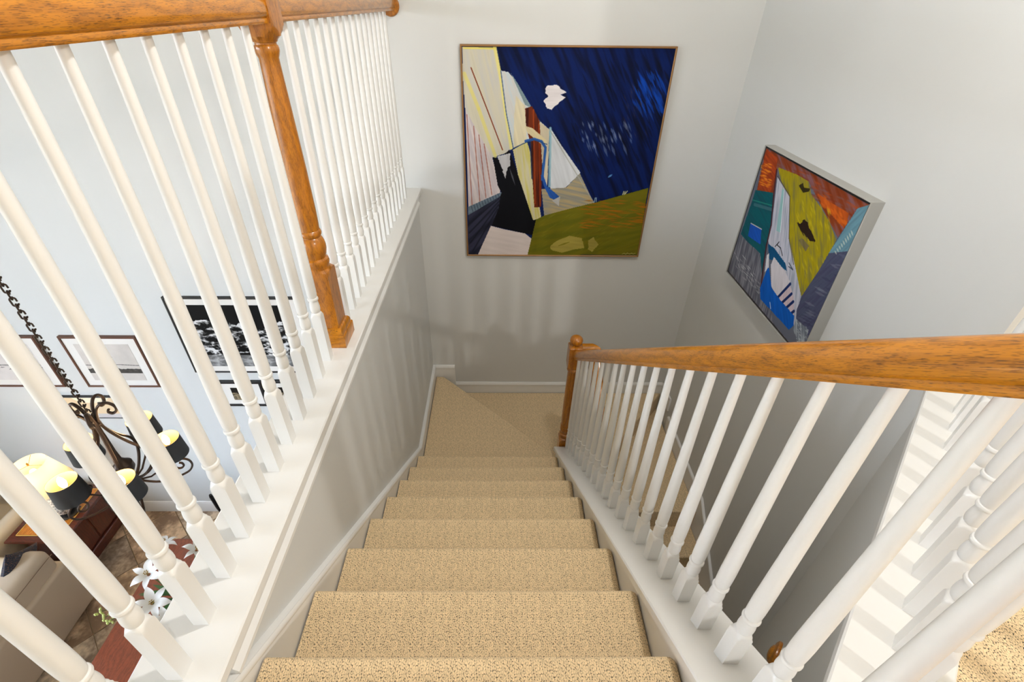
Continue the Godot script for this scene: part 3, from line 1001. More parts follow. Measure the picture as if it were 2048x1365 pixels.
	po.call([198, 1016, 388, 934, 378, 958, 198, 1062], C(96, 112, 126), 0.15, -0.4)
	for k in 11: li.call([215 + k * 15, 1010 - k * 6.5, 224 + k * 15, 1040 - k * 7], 4.0, C(50, 62, 78), 0.8)
	po.call([325, 1122, 400, 1142, 515, 1166, 552, 1196, 530, 1285, 250, 1285], C(212, 201, 198), 0.05, 0.2)
	# olive field
	po.call([622, 1068, 760, 1032, 900, 1000, 1200, 920, 1138, 1290, 528, 1285, 552, 1190, 576, 1090], C(112, 104, 18), 0.22, -0.25, 0.0, C(84, 84, 14), 3.0, 26.0)
	for k in 90:
		var x := r.randf_range(800, 1160)
		var y := r.randf_range(985, 1140)
		li.call([x, y, x + r.randf_range(40, 110), y + r.randf_range(-2, 16)], r.randf_range(4, 9), C(164, 92, 12), 0.6, 0.9)
	for k in 70:
		var x := r.randf_range(590, 1080)
		var y := r.randf_range(1070, 1270)
		li.call([x, y, x + 40, y - 22], 5.0, C(138, 132, 40), 0.25, 0.9)
	po.call([650, 1240, 684, 1212, 762, 1180, 832, 1196, 842, 1250, 780, 1258, 720, 1274, 664, 1262], C(152, 138, 62), 0.12, 0.1, 0.01)
	po.call([864, 1212, 892, 1188, 922, 1230, 884, 1272, 864, 1256], C(152, 138, 62), 0.12, 0.1, 0.01)
	li.call([700, 1236, 760, 1216], 10.0, C(110, 102, 24), 0.8, 0.6)
	li.call([980, 858, 998, 846], 12.0, C(96, 150, 196), 0.8, 0.5)
	for q in [[1058, 956, 1064, 938], [1066, 956, 1072, 938], [1072, 952, 1084, 936]]: li.call(q, 4.0, C(220, 216, 150))
	for q in [[900, 996, 906, 972], [910, 994, 912, 972]]: li.call(q, 4.0, C(150, 180, 200))
	# small scribbled signature
	li.call([1052, 1284, 1062, 1280, 1072, 1285, 1080, 1279, 1092, 1284, 1104, 1280, 1112, 1284, 1124, 1281], 3.0, C(190, 180, 130), 0.8)
	return P.image()

func paint_yellow() -> Image:
	var H := [0.00238554, 0.00076632, -0.9858681, -0.00074506, 0.00126167, 0.17582289, 0.0007362, 0.00001114]
	var P := Paint.new(448, 400, C(96, 100, 114))
	var po := func(a, c, amp = 0.1, dir = 1.2, soft = 0.0, c2 = Color(0, 0, 0, 0), fa = 4.0, fc = 50.0): P.poly(uvs(H, a), c, amp * 0.7, dir, soft, c2, fa, fc * 0.8)
	var li := func(a, w, c, al = 1.0, tp = 0.0):
		var q := uvs(H, a)
		for i in q.size() - 1: P.line(q[i], q[i + 1], w / 700.0, c, al, tp)
	var r := RandomNumberGenerator.new()
	r.seed = 8
	po.call([140, 832, 225, 600, 380, 760, 420, 1150, 585, 1352], C(92, 94, 106), 0.2, 1.4, 0.0, C(120, 120, 128))
	for k in 60:
		var s := r.randf()
		var x := lerpf(200, 330, s) + r.randf_range(-25, 25)
		var y := lerpf(750, 950, s) + r.randf_range(-40, 40)
		li.call([x, y, x + 20, y + 24], 4.0, C(198, 198, 202), 0.5, 0.8)
	po.call([380, 85, 1000, 452, 930, 470, 850, 605, 815, 645, 640, 300, 455, 210, 425, 365, 325, 345], C(132, 56, 24), 0.3, 0.55, 0.0, C(110, 74, 78), 4.0, 30.0)
	for k in 70:
		var s := r.randf()
		var x := lerpf(420, 940, s) + r.randf_range(-10, 30)
		var y := lerpf(150, 470, s) + r.randf_range(-10, 110)
		li.call([x, y, x + 46, y + 22], 8.0, [C(112, 84, 92), C(170, 70, 22), C(118, 44, 20)][k % 3], 0.45, 0.8)
	po.call([386, 95, 452, 150, 440, 260, 408, 360, 330, 340], C(150, 58, 22), 0.3, 0.3)
	for k in 40:
		var x := r.randf_range(335, 395)
		var y := r.randf_range(180, 320)
		li.call([x, y, x + 26, y + 12], 6.0, C(232, 138, 26), 0.6, 0.8)
	po.call([690, 370, 760, 420, 880, 500, 868, 560, 848, 585, 790, 520, 720, 440], C(172, 76, 22), 0.25, 0.9, 0.01)
	for k in 30:
		var s := r.randf()
		var x := lerpf(720, 870, s) + r.randf_range(-25, 12)
		var y := lerpf(410, 560, s) + r.randf_range(-25, 25)
		li.call([x, y, x + 20, y + 34], 10.0, C(204, 98, 24), 0.5, 0.8)
	po.call([455, 208, 560, 252, 640, 300, 656, 380, 700, 440, 760, 540, 805, 655, 720, 840, 612, 990, 588, 992, 520, 640, 528, 392, 470, 282], C(168, 152, 18), 0.25, 1.0, 0.0, C(112, 104, 46), 5.0, 34.0)
	for k in 60:
		var x := r.randf_range(540, 760)
		var y := r.randf_range(400, 860)
		if x < 545 + (y - 400) * 0.12: continue
		li.call([x, y, x + 14, y + 46], 9.0, C(206, 184, 20), 0.4, 0.9)
	po.call([600, 640, 642, 690, 622, 724, 580, 655], C(112, 100, 66), 0.2, 0.9, 0.01)
	po.call([568, 545, 590, 556, 612, 528, 636, 548, 640, 580, 656, 600, 680, 662, 650, 662, 612, 612, 592, 596], C(34, 20, 14), 0.2, 1.0, 0.01)
	po.call([580, 322, 606, 308, 612, 336, 650, 344, 640, 362, 606, 366], C(44, 36, 14))
	for k in 5: li.call([576 + k * 15, 545 + k * 9, 610 + k * 16, 625 + k * 10], 12.0, C(36, 22, 16), 0.7, 0.7)
	for k in 40:
		var x := r.randf_range(560, 780)
		var y := r.randf_range(700, 960)
		if x > 860 - (y - 560) * 0.62: continue
		li.call([x, y, x + 8, y + 60], 9.0, C(112, 108, 84), 0.4, 0.9)
	# teal block and blue window
	po.call([318, 342, 424, 362, 424, 470, 408, 560, 388, 660, 372, 760, 356, 870, 346, 730, 262, 652, 226, 608, 292, 420], C(8, 86, 96), 0.15, 0.3, 0.0, C(16, 66, 78), 3.0, 30.0)
	li.call([300, 402, 420, 440], 5.0, C(40, 140, 120), 0.7)
	li.call([310, 430, 422, 466], 14.0, C(96, 120, 132), 0.5)
	po.call([286, 546, 353, 586, 347, 676, 270, 622], C(20, 76, 170), 0.12, 0.5)
	li.call([288, 544, 354, 582], 5.0, C(206, 186, 190), 0.9)
	# white hull
	po.call([452, 265, 526, 386, 520, 640, 562, 830, 594, 992, 552, 1176, 506, 1000, 416, 742, 394, 652, 408, 570, 430, 450], C(196, 196, 208), 0.08, 1.2, 0.0, C(150, 156, 172))
	po.call([480, 340, 494, 348, 468, 606, 444, 592], C(140, 184, 186), 0.1, 1.3)
	li.call([492, 350, 468, 604], 3.0, C(236, 236, 240))
	li.call([446, 224, 428, 380, 412, 560, 384, 680, 366, 800, 346, 960], 10.0, C(66, 26, 34), 0.9)
	li.call([452, 262, 526, 386, 521, 640, 548, 800], 5.0, C(62, 52, 40), 0.7)
	li.call([436, 690, 460, 662, 448, 680, 470, 700, 480, 745], 4.0, C(30, 30, 36))
	li.call([520, 790, 544, 832, 518, 812], 4.0, C(60, 70, 84))
	po.call([394, 672, 432, 700, 500, 795, 508, 842, 440, 780, 398, 765], C(10, 72, 114))
	po.call([372, 846, 386, 740, 400, 730, 398, 818], C(214, 214, 218))
	po.call([430, 752, 500, 846, 526, 905, 450, 1004, 412, 930, 410, 800], C(206, 201, 206), 0.06, 1.2)
	po.call([526, 920, 548, 1000, 552, 1165, 500, 1090, 450, 1005], C(200, 182, 188))
	for q in [[528, 918, 448, 1004], [536, 978, 474, 1036], [546, 1026, 494, 1072], [550, 1084, 516, 1112]]: li.call(q, 12.0, C(14, 34, 84))
	po.call([392, 815, 400, 825, 414, 940, 470, 1020, 552, 1112, 548, 1172, 520, 1198, 430, 1100, 346, 1010, 344, 940], C(6, 84, 176), 0.15, 0.9)
	li.call([404, 1030, 408, 1068], 5.0, C(190, 206, 226))
	# slate strip on the right
	po.call([930, 470, 1000, 450, 640, 1235, 562, 1170, 566, 1080, 600, 990, 700, 840, 810, 650], C(74, 80, 104), 0.2, 2.0, 0.0, C(60, 60, 84))
	po.call([930, 470, 1000, 450, 880, 725, 760, 735], C(98, 138, 154), 0.15, 2.0)
	for k in 26:
		var s := r.randf()
		var x := lerpf(880, 600, s) + r.randf_range(-70, 20)
		var y := lerpf(700, 1160, s)
		li.call([x, y, x + 60, y + 30], 12.0, [C(122, 130, 146), C(50, 50, 76), C(96, 104, 126)][k % 3], 0.45, 0.9)
	for k in 9: li.call([796 + k * 12, 722 - k * 15, 806 + k * 12, 742 - k * 14], 7.0, C(214, 214, 196), 0.6, 0.6)
	po.call([562, 1130, 640, 1200, 600, 1320, 545, 1200], C(110, 118, 130), 0.15, 1.0, 0.0, C(160, 168, 176))
	for k in 26:
		var x := r.randf_range(560, 630)
		var y := r.randf_range(1150, 1270)
		li.call([x, y, x + 12, y + 12], 4.0, C(206, 212, 216), 0.5, 0.8)
	return P.image()

func pic_mat(key: String, im: Image, rough := 0.5) -> StandardMaterial3D:
	var m := mat(key, Color.WHITE, rough)
	m.albedo_texture = tex(im)
	m.metallic_specular = 0.25
	return m

# a panel with the whole picture on its front (+z) face
func panel(w: float, h: float, th: float) -> MB:
	var m := MB.new()
	var a := Vector3(-w / 2, h / 2, 0)
	var b := Vector3(w / 2, h / 2, 0)
	var c := Vector3(w / 2, -h / 2, 0)
	var d := Vector3(-w / 2, -h / 2, 0)
	var k := Vector3(0, 0, 1)
	m.vert3(a, b, c, k, k, k, V(0, 0), V(1, 0), V(1, 1))
	m.vert3(a, c, d, k, k, k, V(0, 0), V(1, 1), V(0, 1))
	var o := Vector3(0, 0, -th)
	for e in [[a, b, Vector3.UP], [b, c, Vector3.RIGHT], [c, d, Vector3.DOWN], [d, a, Vector3.LEFT]]: m.quad(e[0], e[1], e[1] + o, e[0] + o, e[2])
	m.quad(a + o, b + o, c + o, d + o, -k)
	return m

# mitred frame round w x h (outer), bar width bw, depth d, front at z = 0
func frame(w: float, h: float, bw: float, d: float) -> MB:
	var m := MB.new()
	var rings := []
	for q in [[0.0, -d], [0.0, -0.003], [0.003, 0.0], [bw - 0.003, 0.0], [bw, -0.003], [bw, -d]]:
		var x: float = w / 2 - q[0]
		var y: float = h / 2 - q[0]
		rings.append(PackedVector3Array([Vector3(-x, y, q[1]), Vector3(x, y, q[1]), Vector3(x, -y, q[1]), Vector3(-x, -y, q[1])]))
	var fr := []
	for k in rings.size() - 1:
		for j in 4:
			var a: Vector3 = rings[k][j]
			var b: Vector3 = rings[k][(j + 1) % 4]
			var c: Vector3 = rings[k + 1][(j + 1) % 4]
			var e: Vector3 = rings[k + 1][j]
			var mid := (a + b + c + e) / 4.0
			var rad := Vector3(mid.x / w, mid.y / h, 0)
			if absf(rad.x) > absf(rad.y): rad.y = 0.0
			else: rad.x = 0.0
			rad = rad.normalized()
			var out := rad + Vector3(0, 0, 0.2)
			if k == 2: out = Vector3(0, 0, 1)
			elif k > 2: out = -rad + Vector3(0, 0, 0.2)
			m.quad(a, b, c, e, out)
	return m

func paintings() -> void:
	# big blue canvas on the end wall
	var w := 1.303
	var h := 1.372
	var p := thing("painting", "large square abstract painting of night blue and cream above an olive field", "painting", Vector3(0.424, 4.8 - 0.905, ZB + 0.034))
	obj("frame", frame(w, h, 0.011, 0.034), "frame_gold", p)
	obj("canvas", panel(w - 0.020, h - 0.020, 0.026), pic_mat("blue_canvas", paint_blue(), 0.7), p, Vector3(0, 0, -0.008))
	# smaller canvas in a deep silver frame on the right wall
	var w2 := 0.935
	var h2 := 0.785
	var q := thing("painting", "smaller abstract painting of yellow, orange and teal in a deep silver frame", "painting", Vector3(XR - 0.058, 4.8 - 1.037, -2.338), -PI / 2)
	obj("frame", frame(w2, h2, 0.004, 0.058), "frame_silver", q)
	obj("frame_lining", frame(w2 - 0.008, h2 - 0.008, 0.011, 0.03), "frame_black", q, Vector3(0, 0, -0.006))
	obj("canvas", panel(w2 - 0.028, h2 - 0.028, 0.03), pic_mat("yellow_canvas", paint_yellow(), 0.7), q, Vector3(0, 0, -0.007))

# ---------------------------------------------------------------- framed prints in the living room
func print_image(kind: int) -> Image:
	var W := 384
	var Hh := 288
	var im := Image.create_empty(W, Hh, false, Image.FORMAT_RGB8)
	var n1 := noise(FastNoiseLite.TYPE_SIMPLEX, 0.0075, 40 + kind, 5)
	n1.fractal_type = FastNoiseLite.FRACTAL_RIDGED
	var n2 := noise(FastNoiseLite.TYPE_SIMPLEX_SMOOTH, 0.013, 60 + kind, 4)
	for y in Hh:
		for x in W:
			var fy := float(y) / Hh
			var c := Color(0, 0, 0)
			if kind == 0:      # snowy peaks under a black sky
				var ridge := 0.27 + 0.07 * n2.get_noise_2d(x * 1.2, 0.0) - 0.06 * sin(x * 0.016 + 0.5)
				if fy > ridge:
					var t := n1.get_noise_2d(x * 0.9 + y * 0.6, y * 1.9) * 0.5 + 0.5
					var d := n2.get_noise_2d(x * 1.0 - y * 0.8, y * 1.4)
					var f := n1.get_noise_2d(x * 3.1 - y * 1.5, y * 4.2) * 0.5
					var v := clampf((t - 0.45) * 2.2 + d * 0.9 + f * 0.9 + 0.1, 0.02, 0.86)
					if fy > 0.8: v = lerpf(v, 0.40 + 0.25 * t, 0.8)
					c = Color(v, v, v)
				else: c = Color(0.03, 0.03, 0.035)
			elif kind == 1:    # pale sea with dark shore
				var v := 0.80 + 0.05 * n2.get_noise_2d(x * 0.4, y * 0.4)
				if absf(fy - 0.56 - 0.01 * sin(x * 0.02)) < 0.008: v = 0.3
				if fy > 0.66 + 0.05 * n2.get_noise_2d(x * 1.0, 5.0) and fy < 0.79: v = 0.22 + 0.2 * absf(n2.get_noise_2d(x, y * 3.0)) if (x > 220 or x < 110) else v
				for b in [[0.30, 0.30], [0.42, 0.34], [0.52, 0.33], [0.40, 0.40]]:
					var dx: float = float(x) / W - b[0]
					var dy: float = fy - b[1]
					if absf(dy - 0.25 * dx) < 0.007 and absf(dx) < 0.06: v = 0.25
					if absf(dy + 0.9 * absf(dx) - 0.03) < 0.01 and absf(dx) < 0.035: v = 0.3
				c = Color(v, v * 0.965, v * 0.93)
			elif kind == 2:    # faint harbour wash
				var v := 0.86 + 0.04 * n2.get_noise_2d(x * 0.6, y * 0.6)
				if fy > 0.55 and fy < 0.60: v = 0.66 + 0.16 * n2.get_noise_2d(x * 2.0, 3.0)
				if fy > 0.60 and fy < 0.7 and n2.get_noise_2d(x * 1.0, y * 3.0) > 0.18: v = 0.55
				c = Color(v, v * 0.97, v * 0.95)
			elif kind == 3:    # dark sky over sand and roots
				var t := n1.get_noise_2d(x * 1.3, y * 1.6)
				if fy < 0.4: c = Color(0.10, 0.085, 0.07)
				else:
					var v := 0.5 + 0.18 * t
					if n2.get_noise_2d(x * 1.2, y * 1.6 + 40.0) > 0.22: v = 0.10
					c = Color(v, v * 0.9, v * 0.72)
			else:              # warm print with the lamp glow painted in as a pale half disc
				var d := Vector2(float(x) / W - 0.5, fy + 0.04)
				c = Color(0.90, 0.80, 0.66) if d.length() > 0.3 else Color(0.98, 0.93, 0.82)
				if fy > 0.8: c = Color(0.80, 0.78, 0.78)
			im.set_pixel(x, y, c)
	return im

func picture(x0: float, x1: float, y0: float, y1: float, bw: float, fm: String, mx: float, my: float, kind: int, label: String) -> void:
	var w := x1 - x0
	var h := y1 - y0
	var p := thing("framed_picture", label, "picture", Vector3((x0 + x1) / 2, 4.8 + (y0 + y1) / 2, ZB + 0.03), 0.0, "framed prints on the living room wall")
	obj("frame", frame(w, h, bw, 0.03), fm, p)
	obj("mat_board", panel(w - 2 * bw + 0.004, h - 2 * bw + 0.004, 0.02), "mat_board", p, Vector3(0, 0, -0.008))
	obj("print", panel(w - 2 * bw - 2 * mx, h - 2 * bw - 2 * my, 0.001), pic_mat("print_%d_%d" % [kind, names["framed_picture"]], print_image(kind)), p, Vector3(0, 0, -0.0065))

func pictures() -> void:
	picture(-2.692, -1.612, -2.747, -1.972, 0.016, "frame_black", 0.155, 0.056, 0, "large black framed print of snowy mountains under a black sky")
	picture(-3.722, -3.066, -2.923, -2.362, 0.020, "frame_brown", 0.075, 0.06, 1, "brown framed print of a pale sea with a dark twig and shore")
	picture(-4.582, -3.926, -2.923, -2.362, 0.020, "frame_brown", 0.075, 0.06, 2, "brown framed faint harbour print behind the chandelier chain")
	picture(-2.545, -2.145, -3.153, -2.853, 0.026, "frame_black", 0.075, 0.05, 3, "small black framed print of dark sky and sand below the mountains")
	picture(-2.105, -1.705, -3.153, -2.845, 0.026, "frame_black", 0.075, 0.05, 3, "small black framed print right of its twin, mostly behind balusters")
	picture(-4.12, -3.45, -3.319, -3.045, 0.010, "frame_black", 0.04, 0.0, 4, "low thin framed print with lamp glow painted as a half moon behind the chandelier")

# ---------------------------------------------------------------- living room
func living_room() -> void:
	# side table with an inlaid top
	var t := thing("side_table", "dark mahogany side table with gold inlaid top under the table lamp", "side table", Vector3(-4.371, 0, -2.963))
	var W := 0.552
	var D := 0.674
	var m := MB.new()
	m.g = 2
	m.box(Vector3(0, 0.06, 0), Vector3(W - 0.10, 0.12, D - 0.10), 0.008)
	obj("plinth", m, "mahogany", t)
	m = boxm(Vector3(0, 0.33, 0), Vector3(W - 0.15, 0.42, D - 0.15), 0.006, 1)
	var body := obj("cabinet_body", m, "mahogany", t)
	for z in [-0.13, 0.13]: obj("door", boxm(Vector3(W / 2 - 0.072, 0.33, z), Vector3(0.012, 0.36, 0.24), 0.004, 1), "mahogany", body)
	m = MB.new()
	m.g = 0
	var rings := []
	for q in [[-0.05, 0.525], [-0.012, 0.535], [0.0, 0.55], [0.0, 0.565], [-0.006, 0.575], [-0.045, 0.580]]:
		var r := PackedVector3Array()
		for c in [[-1, -1], [1, -1], [1, 1], [-1, 1]]: r.append(Vector3(c[0] * (W / 2 + q[0]), q[1], c[1] * (D / 2 + q[0])))
		rings.append(r)
	m.loft(rings, true, 3, 0.8, 1)
	var top := obj("tabletop", m, "mahogany", t)
	obj("inlay_panel", boxm(Vector3(0, 0.581, 0), Vector3(W - 0.15, 0.003, D - 0.15), 0.0, 2), "inlay_wood", top)
	var s := MB.new()
	var iw := W / 2 - 0.068
	var id := D / 2 - 0.068
	for q in [[0.0, id, 2 * iw, 0.006], [0.0, -id, 2 * iw, 0.006]]: s.box(Vector3(q[0], 0.582, q[1]), Vector3(q[2], 0.003, q[3]))
	for q in [[iw, 0.006, 2 * id], [-iw, 0.006, 2 * id]]: s.box(Vector3(q[0], 0.582, 0), Vector3(q[1], 0.003, q[2]))
	obj("inlay_line", s, mat("inlay_gold", C(226, 186, 96), 0.4), top)
	# table lamp
	var L := thing("table_lamp", "table lamp with a large lit cream shade on the side table", "table lamp", Vector3(-4.27, 0.583, -2.946))
	m = MB.new()
	m.lathe([[0.0, 0.0], [0.10, 0.0], [0.105, 0.012], [0.09, 0.022], [0.05, 0.03]], 36)
	obj("lamp_foot", m, "black_paint", L)
	m = MB.new()
	m.lathe([[0.045, 0.028], [0.075, 0.06], [0.10, 0.12], [0.105, 0.17], [0.09, 0.23], [0.055, 0.28], [0.03, 0.31], [0.026, 0.33]], 36)
	obj("lamp_base", m, "toile_print", L)
	m = MB.new()
	m.lathe([[0.012, 0.33], [0.012, 0.48], [0.018, 0.49], [0.018, 0.53]], 16)
	obj("lamp_stem", m, "brass", L)
	m = MB.new()
	m.lathe([[0.226, 0.425], [0.136, 0.717]], 48, Vector3.ZERO, 0)
	obj("lamp_shade", m, "lamp_linen", L)
	m = MB.new()
	for q in [[0.226, 0.425]]: m.lathe([[q[0] + 0.002, q[1] - 0.004], [q[0] + 0.003, q[1] + 0.002], [q[0] - 0.001, q[1] + 0.006], [q[0] - 0.003, q[1]]], 48, Vector3.ZERO, 0)
	obj("shade_binding", m, "leather_pale", L)
	m = MB.new()
	for k in 3:
		var a := TAU * k / 3.0
		m.tube([Vector3(0, 0.705, 0), Vector3(cos(a) * 0.134, 0.713, sin(a) * 0.134)], 0.002, 6)
	m.lathe([[0.0, 0.70], [0.008, 0.705], [0.009, 0.72], [0.005, 0.735], [0.0, 0.74]], 14)
	obj("finial", m, "brass", L)
	m = MB.new()
	m.lathe([[0.0, 0.65], [0.02, 0.64], [0.032, 0.61], [0.028, 0.57], [0.016, 0.53]], 18)
	obj("bulb", m, "bulb", L)
	var li := OmniLight3D.new()
	li.name = "lamp_light"
	li.position = Vector3(0, 0.60, 0)
	li.light_color = C(255, 222, 172); li.light_energy = 0.5; li.light_size = 0.03
	li.omni_range = 12.0; li.omni_attenuation = 2.0; li.shadow_enabled = true
	L.add_child(li)
	# sofa seen from behind
	var so := thing("sofa", "beige leather sofa seen from behind at the lower left", "sofa", Vector3(-4.35, 0, -1.35))
	m = MB.new()
	m.rbox(Vector3(0.40, 0.345, 0), Vector3(0.17, 0.59, 2.14), 0.035, 2)
	obj("back_frame", m, "leather", so)
	m = MB.new()
	m.rbox(Vector3(-0.05, 0.25, 0), Vector3(0.78, 0.36, 2.1), 0.04, 2)
	obj("seat_base", m, "leather", so)
	for k in 2:
		m = MB.new()
		m.rbox(Vector3(0.33, 0.66, -0.53 + 1.06 * k), Vector3(0.22, 0.40, 1.04), 0.075, 2, 0.015)
		var bc := obj("back_cushion", m, "leather", so)
		bc.rotation.z = 0.0
		var sm := MB.new()
		sm.tube([Vector3(0.452, 0.79, -1.03 + 1.06 * k), Vector3(0.456, 0.79, -0.53 + 1.06 * k), Vector3(0.452, 0.79, -0.03 + 1.06 * k)], 0.0022, 6)
		obj("seam", sm, mat("leather_seam", C(120, 98, 78), 0.6), bc)
		m = MB.new()
		m.rbox(Vector3(-0.1, 0.47, -0.53 + 1.06 * k), Vector3(0.66, 0.16, 1.03), 0.05, 2, 0.01)
		obj("seat_cushion", m, "leather_pale", so)
	for k in 2:
		m = MB.new()
		m.rbox(Vector3(-0.06, 0.42, -1.03 + 2.06 * k), Vector3(0.76, 0.46, 0.16), 0.06, 0)
		obj("arm", m, "leather_pale", so)
	for q in [[-0.38, -0.98], [0.40, -0.98], [-0.38, 0.98], [0.40, 0.98]]:
		obj("leg", boxm(Vector3(q[0], 0.035, q[1]), Vector3(0.05, 0.07, 0.05), 0.004), "black_paint", so)
	pillow(Vector3(-4.12, 0.71, -2.24), Vector3(0.13, 0.44, 0.44), Vector3(0.80, 0.0, -0.30), "dark blue patterned throw pillow leaning on the back of the sofa")
	# pale armchair beyond the side table
	var ac := thing("armchair", "pale leather armchair at the far left beside the side table", "armchair", Vector3(-5.12, 0, -2.86), 0.0)
	m = MB.new()
	m.rbox(Vector3(0, 0.24, 0), Vector3(0.72, 0.36, 0.80), 0.05, 2)
	obj("seat_base", m, "leather_pale", ac)
	m = MB.new()
	m.rbox(Vector3(0, 0.47, 0.06), Vector3(0.52, 0.16, 0.62), 0.06, 2)
	obj("seat_cushion", m, "leather_pale", ac)
	m = MB.new()
	m.rbox(Vector3(0, 0.55, -0.32), Vector3(0.74, 0.62, 0.20), 0.08, 0)
	obj("back", m, "leather_pale", ac)
	for sx in [-1, 1]:
		m = MB.new()
		m.rbox(Vector3(sx * 0.34, 0.36, 0.03), Vector3(0.17, 0.52, 0.78), 0.07, 2)
		obj("arm", m, "leather_pale", ac)
		for z in [-0.3, 0.32]: obj("leg", boxm(Vector3(sx * 0.3, 0.03, z), Vector3(0.05, 0.06, 0.05), 0.004), "black_paint", ac)
	pillow(Vector3(-5.05, 0.72, -2.82), Vector3(0.40, 0.38, 0.13), Vector3(-0.25, 0.1, 0.0), "dark patterned throw pillow sitting in the pale armchair")
	dining()

func pillow(at: Vector3, s: Vector3, rot: Vector3, label: String) -> void:
	var m := MB.new()
	var rings := []
	var ax := 0 if s.x < s.z else 2
	var d := 2 - ax
	var N := 12
	for i in 2 * N + 1:
		var v := float(i) / (2 * N) * 2.0 - 1.0
		var r := PackedVector3Array()
		for j in 40:
			var t := TAU * j / 40.0
			var e := pow(absf(cos(t)), 0.5) * signf(cos(t))
			var th := sin(t)
			var pin := 1.0 - 0.10 * (1.0 - v * v)
			var p := Vector3.ZERO
			p[d] = e * s[d] * 0.5 * pin
			p.y = v * s.y * 0.5 * (1.0 - 0.10 * (1.0 - e * e))
			p[ax] = signf(th) * s[ax] * 0.5 * pow(maxf(0.0, (1.0 - v * v)) * maxf(0.0, 1.0 - e * e), 0.45) if absf(v) < 0.999 else 0.0
			r.append(p)
		rings.append(r)
	m.loft(rings, true, 3, 0.3)
	var o := obj("throw_pillow", m, "pillow_print", self, at)
	o.rotation = rot
	tag(o, label, "pillow", "")

